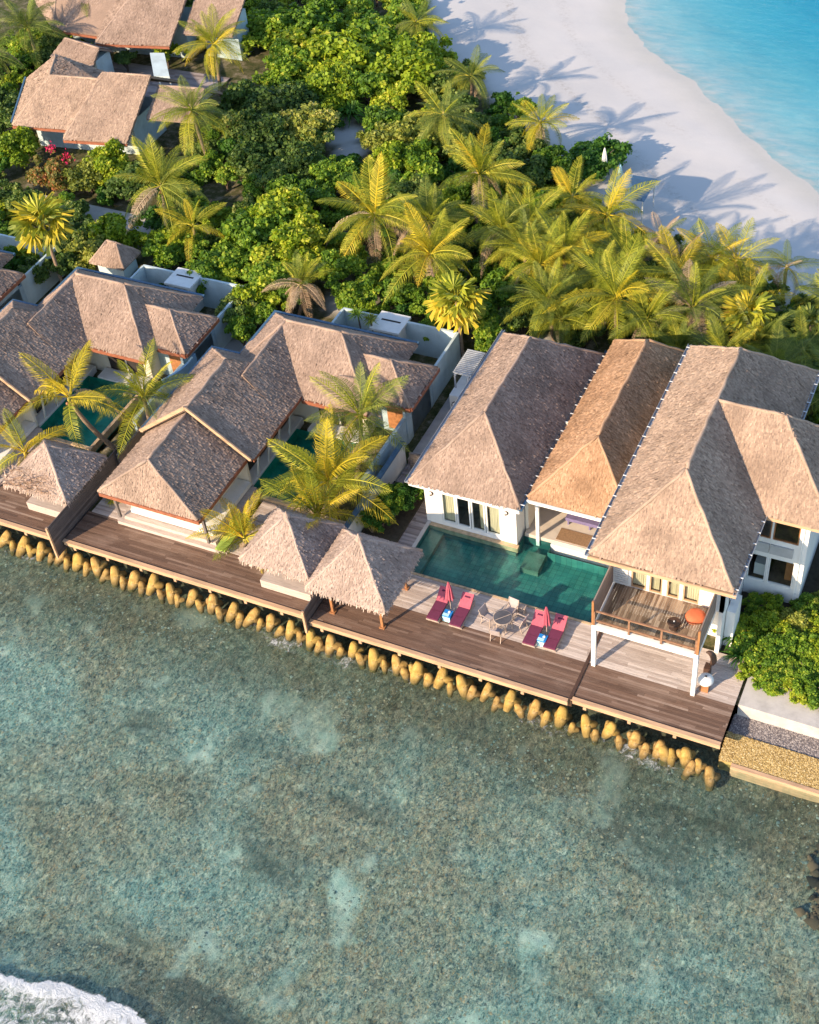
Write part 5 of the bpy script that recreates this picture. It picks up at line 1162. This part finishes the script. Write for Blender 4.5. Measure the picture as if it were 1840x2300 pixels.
def bush(x, y, rad, h, t, label=None, group="garden shrubs and trees", big=None, name=None):
    tree = h > 2.7
    g = empty(name or ("leafy_tree" if tree else "leafy_shrub"), (x, y, -.17))
    if label is None:
        ls = sorted(LAND, key=lambda l: math.hypot(l[1]-x, l[2]-y)); size = "large " if rad > 2.2 else "small " if rad < 1.35 else ""
        D = lambda i: f"{direction(x, y, ls[i][1], ls[i][2])} {ls[i][0]}"
        nm = [size+DESC[t], DESC[t]]
        def clip(q):
            for a_, b_ in ((" leafy", ""), (" bushy", ""), ("behind and ", "upper "), ("in front and ", "lower "), (" dense", "")):
                if len(q.split()) > 16: q = q.replace(a_, b_)
            return q
        for q in (f"{nm[0]} {D(0)}", f"{nm[0]} {D(0)}, near {ls[1][0]}", f"{nm[0]} {D(1)}, near {ls[0][0]}", f"{nm[1]} {D(0)} and {D(1)}", f"{nm[0]} {D(2)}, close to {ls[0][0]}", f"{nm[0]} {D(1)}, not far from {ls[2][0]}", f"{nm[1]} {D(2)} and {D(1)}", f"{nm[1]} {D(3)}, nearer {ls[0][0]}"):
            label = clip(q)
            if label not in used and len(label.split()) <= 16: break
        used[label] = 1
    tag(g, label, "tree" if tree else "shrub", group)
    m = MB(); H = h*.55
    m.tube([(0, 0, 0), (.06*rad, .02, H*.5), (0, 0, H)], [.10, .08, .05], 6)
    for i in range(4):
        a = i*1.57+br.uniform(-.4, .4); m.tube([(0, 0, H*.35), (rad*.3*math.cos(a), rad*.3*math.sin(a), H*.8), (rad*.55*math.cos(a), rad*.55*math.sin(a), H*1.15)], [.06, .04, .02], 5)
    m.build("trunk", M['bark'], g)
    bigf = (rad > 1.7) if big is None else big
    c = [q for q in CR[t] if q[1] == (1 if bigf else 0)]
    o = bpy.data.objects.new("crown", br.choice(c)[0]); COL.objects.link(o); o.parent = g; o.location = (0, 0, max(.15, h-rad*.95))
    q = rad*1.12; o.scale = (q*br.uniform(.92, 1.1), q*br.uniform(.92, 1.1), min(q, h*.8)*br.uniform(.9, 1.05)); o.rotation_euler = (br.uniform(-.12, .12), br.uniform(-.12, .12), br.uniform(0, 6.28))
    return g
BUSH = [(-36.9,59.6,1.1,2.6,1),(-35.2,59.2,.9,2.3,2),(-30.9,59.0,.9,2.3,1),(-29.7,60.3,1.2,2.6,1),(-26.9,58.4,.8,2.2,1),(-33.0,59.6,.9,2.2,5),(-48.2,59.4,1.0,2.3,1),(-45.8,59.4,1.0,2.4,2),(-51.9,58.6,.8,1.7,0),(-50.0,57.0,.8,1.5,0),(-43.0,57.9,1.0,2.4,1),(-58.0,58.3,1.0,2.2,0),(-56.5,59.9,1.1,2.3,2),(-61.3,92.5,2.6,3.3,1),(-58.2,93.7,3.0,3.6,1),(-55.7,89.1,2.9,3.6,2),(-52.0,88.8,3.2,3.9,2),(-51.2,93.2,3.3,3.9,1),(-46.1,87.9,3.1,3.9,2),(-45.8,91.6,2.2,3.1,2),(-50.7,84.3,2.3,3.3,2),(-55.9,86.1,2.4,3.3,1),(-48.1,84.9,1.7,3.1,1),(-56.3,80.6,2.1,3.1,0),(-53.4,80.8,2.7,3.6,0),(-52.1,76.2,2.4,3.5,0),(-49.9,78.1,2.1,3.6,3),(-48.4,76.9,1.5,2.9,0),(-51.3,72.6,2.0,3.1,0),(-47.8,72.8,2.1,3.3,0),(-54.9,76.7,1.9,3.0,0),(-45.4,84.4,1.5,2.7,2),(-44.8,80.8,1.5,2.7,1),(-41.7,79.2,2.4,3.5,3),(-43.5,78.1,1.6,2.9,3),(-41.3,75.8,1.8,3.0,2),(-40.0,77.0,1.6,2.9,1),(-45.0,72.6,1.8,3.0,1),(-43.0,72.3,1.4,2.7,1),(-46.5,69.6,1.7,3.0,1),(-44.7,69.7,1.5,2.9,1),(-48.5,71.1,1.6,2.9,0),(-45.2,65.9,2.5,3.8,2),(-46.2,63.8,2.5,3.8,1),(-42.7,62.8,2.2,3.6,2),(-46.7,61.4,1.8,3.1,1),(-43.1,60.2,1.9,3.3,1),(-41.0,61.3,1.4,2.9,2),(-47.4,59.3,1.4,2.9,1),(-42.5,57.8,1.7,3.1,2),(-43.2,56.2,1.2,2.6,0),(-42.1,54.8,1.1,2.5,1),(-40.9,58.8,1.1,2.7,1),(-41.2,56.6,1.0,2.4,1),(-55.6,61.0,1.9,3.1,2),(-56.2,58.8,1.5,2.9,3),(-58.7,60.6,1.4,2.7,0),(-51.1,60.2,1.5,2.9,1),(-51.7,61.9,1.5,2.9,2),(-49.9,61.9,1.3,2.7,1),(-57.3,57.3,1.2,2.5,0),(-58.9,55.9,1.0,2.4,0),(-70.3,69.0,1.8,3.0,2),(-65.3,67.3,1.9,2.8,4),(-62.8,67.6,1.8,2.6,3),(-61.9,69.3,1.9,3.0,2),(-58.6,67.6,1.8,3.0,0),(-65.5,63.2,1.3,2.5,0),(-60.6,63.0,1.2,2.5,0),(-75.8,74.4,1.7,2.7,0),(-77.3,83.7,2.0,2.9,0),(-73.9,72.9,1.5,2.7,0),(-67.8,86.3,1.2,2.5,2),(-74.3,84.2,1.2,2.3,0),(-70.8,84.6,1.1,2.2,0),(-34.6,71.5,1.5,2.9,2),(-33.7,72.8,1.7,3.0,1),(-31.7,71.4,1.3,2.6,1),(-29.7,69.1,1.5,2.6,0),(-28.7,61.4,1.4,2.8,1),(-31.4,62.8,1.4,2.7,1),(-27.7,63.3,1.5,3.0,1),(-27.3,59.3,1.3,2.9,1),(-31.7,60.4,1.0,2.5,1),(-34.0,61.2,1.4,2.7,1),(-36.4,60.6,1.4,2.7,1),(-39.0,62.6,1.5,3.0,1),(-37.9,60.4,1.0,2.5,1),(-25.7,61.2,1.2,2.7,0),(-32.8,66.0,1.2,2.5,0),(-27.9,81.4,2.1,2.5,5),(-28.6,79.9,1.4,2.0,5),(-30.0,78.6,1.6,2.9,1),(-31.7,76.6,1.7,3.0,0),(-26.8,72.4,1.6,2.7,0),(-20.3,68.0,1.4,2.6,0),(-17.8,68.4,1.4,2.5,0),(-15.6,67.2,1.5,2.6,0),(-23.7,66.7,1.5,2.6,1),(-23.5,63.8,1.3,2.6,0),(-17.7,62.6,1.5,2.5,0),(-21.7,61.2,1.0,2.3,0),(-14.5,63.5,1.2,2.5,0),(-12.7,69.0,1.2,2.3,0),(-13.5,65.0,1.5,2.6,0),(-9.8,67.0,1.3,2.6,0),(-10.7,65.0,1.3,2.7,0),(-8.2,60.4,1.3,2.9,0),(-11.8,60.4,1.2,2.3,0),(-21.9,70.8,1.4,2.7,1),(-19.7,71.6,1.1,2.3,0),(-28.7,73.3,1.5,2.7,1),(-34.9,79.0,1.3,2.5,0),(-37.5,79.1,1.6,2.9,0),(-38.2,74.7,1.7,3.0,1),(-37.9,71.8,1.5,2.9,0),(-42.3,87.3,1.6,2.7,0),(-40.5,84.0,1.6,2.7,0)]
NB = len(BUSH)
for b in BUSH: bush(*b)
# understorey in the gaps: darker shrubs wherever the planted area is still open
fr = random.Random(91)
EXC = [(-46, -28, 36, 58.7), (-61.5, -43.6, 36, 58.6), (-28, -13, 36, 60.2), (-15, -3.5, 36, 58), (-76, -56.6, 69.5, 90.5), (-68, -57.3, 63.8, 66.3), (-100, -74.8, 36, 60)]
pts = [(b[0], b[1], b[2]) for b in BUSH]; added = 0
vegpoly = VEG
for _ in range(9000):
    if added >= 230: break
    x, y = fr.uniform(-84, -2), fr.uniform(52, 102)
    if any(a < x < b and c < y < d for a, b, c, d in EXC): continue
    if sdist(np.array([x]), np.array([y]), VEG)[0] < 1.2: continue
    if any(math.hypot(x-a, y-b) < r_*1.0+.4 for a, b, r_ in HOLES): continue
    if any(math.hypot(x-a, y-b) < .62*(r_+1.1) for a, b, r_ in pts): continue
    # keep to what the frame can show
    rad = fr.uniform(1.0, 1.7); t = fr.choice((0, 1, 1, 2, 5, 2)); pts.append((x, y, rad)); bush(x, y, rad, fr.uniform(1.5, 2.3), t); added += 1
# flowers on the croton bush
Q = []; rr = np.random.default_rng(5)
for cx, cy_, cz in ((-65.8, 67.9, 2.9), (-64.0, 67.4, 2.8)):
    for i in range(60):
        p = np.array((cx, cy_, cz))+rr.normal(0, .16, 3); a = rr.normal(0, .07, (2, 3)); Q.append([p, p+a[0], p+a[0]+a[1], p+a[1]])
tag(quads("flower_cluster", np.array(Q), M['flower'], None, rr.uniform(0, 1, len(Q))), "magenta bougainvillea blossoms on the reddish bush by the upper-left villa", "flowers")["kind"] = "stuff"
# planter hedge beside the walkway
for i, (x, y, rd) in enumerate(((-26.9, 43.5, .75), (-26.6, 44.4, .7), (-26.3, 45.3, .75), (-26.1, 46.2, .7), (-27.2, 42.9, .55), (-26.9, 45.2, .6))):
    bush(x, y, rd*1.15, 1.75, 1 if i % 2 else 5, ["glossy planter bush third along the walkway hedge", "glossy planter bush in the middle of the walkway hedge", "tallest glossy bush of the walkway hedge", "glossy bush at the inland end of the walkway hedge", "glossy bush at the seaward end of the walkway hedge", "glossy bush against the wall in the walkway hedge"][i], "bushes of the walkway planter", big=False)
tag(MB().box(-27.75, -25.6, 42.4, 46.9, -.1, .14).build("planter_bed", simple("dark_soil", (.05, .04, .025), .95, .3, 5, .4)), "dark soil bed under the walkway hedge", "planter")
# hedge on the right
HR = [(-6.9, 44.9, .7, 1), (-6.0, 45.0, .75, 2), (-7.15, 44.0, .6, 1), (-4.4, 45.5, .9, 1), (-4.8, 40.35, .7, 1), (-3.7, 40.3, .7, 2), (-2.6, 40.4, .75, 1), (-1.3, 43.0, 1.0, 2), (-1.4, 41.4, .9, 1), (-7.3, 42.9, .85, 2), (-6.4, 43.6, .9, 2), (-5.5, 43.9, .85, 2), (-4.6, 44.2, .95, 3), (-3.6, 44.6, 1.0, 2), (-6.4, 42.3, .9, 1), (-5.3, 42.7, 1.0, 1), (-4.1, 43.0, 1.0, 1), (-3.0, 43.3, 1.0, 2), (-5.6, 41.5, .85, 1), (-4.6, 41.6, .9, 1), (-3.4, 41.8, .95, 1), (-2.3, 42.1, 1.0, 2), (-6.1, 40.9, .55, 2), (-5.2, 40.7, .7, 1), (-4.2, 40.6, .75, 2), (-3.2, 40.7, .8, 1), (-2.2, 40.9, .8, 2), (-3.4, 46.2, 1.0, 3), (-3.2, 48.0, 1.0, 1), (-2.2, 45.4, 1.1, 3), (-2.6, 50.0, 1.1, 0), (-2.9, 52.5, 1.2, 0), (-5.5, 54.5, 1.2, 0), (-4.5, 57.0, 1.3, 0), (-6.3, 59.0, 1.2, 0), (-1.2, 47.5, 1.2, 0)]
LAND.clear(); LAND += [("the tall villa's annex", -6.4, 46), ("the right deck corner", -6.2, 41.6), ("the promenade", -3, 39.5), ("the downpipe corner", -5, 46), ("the right edge of the view", -1.5, 44)]
for x, y, rd, t in HR: bush(x, y, rd, rd*1.25, t, None, "hedge shrubs right of the deck", big=rd > .88)
struct(MB().box(-7.7, 30, 40.98, 62, -.6, -.12).build("planting_bed", bpy.data.materials["dark_soil"]))
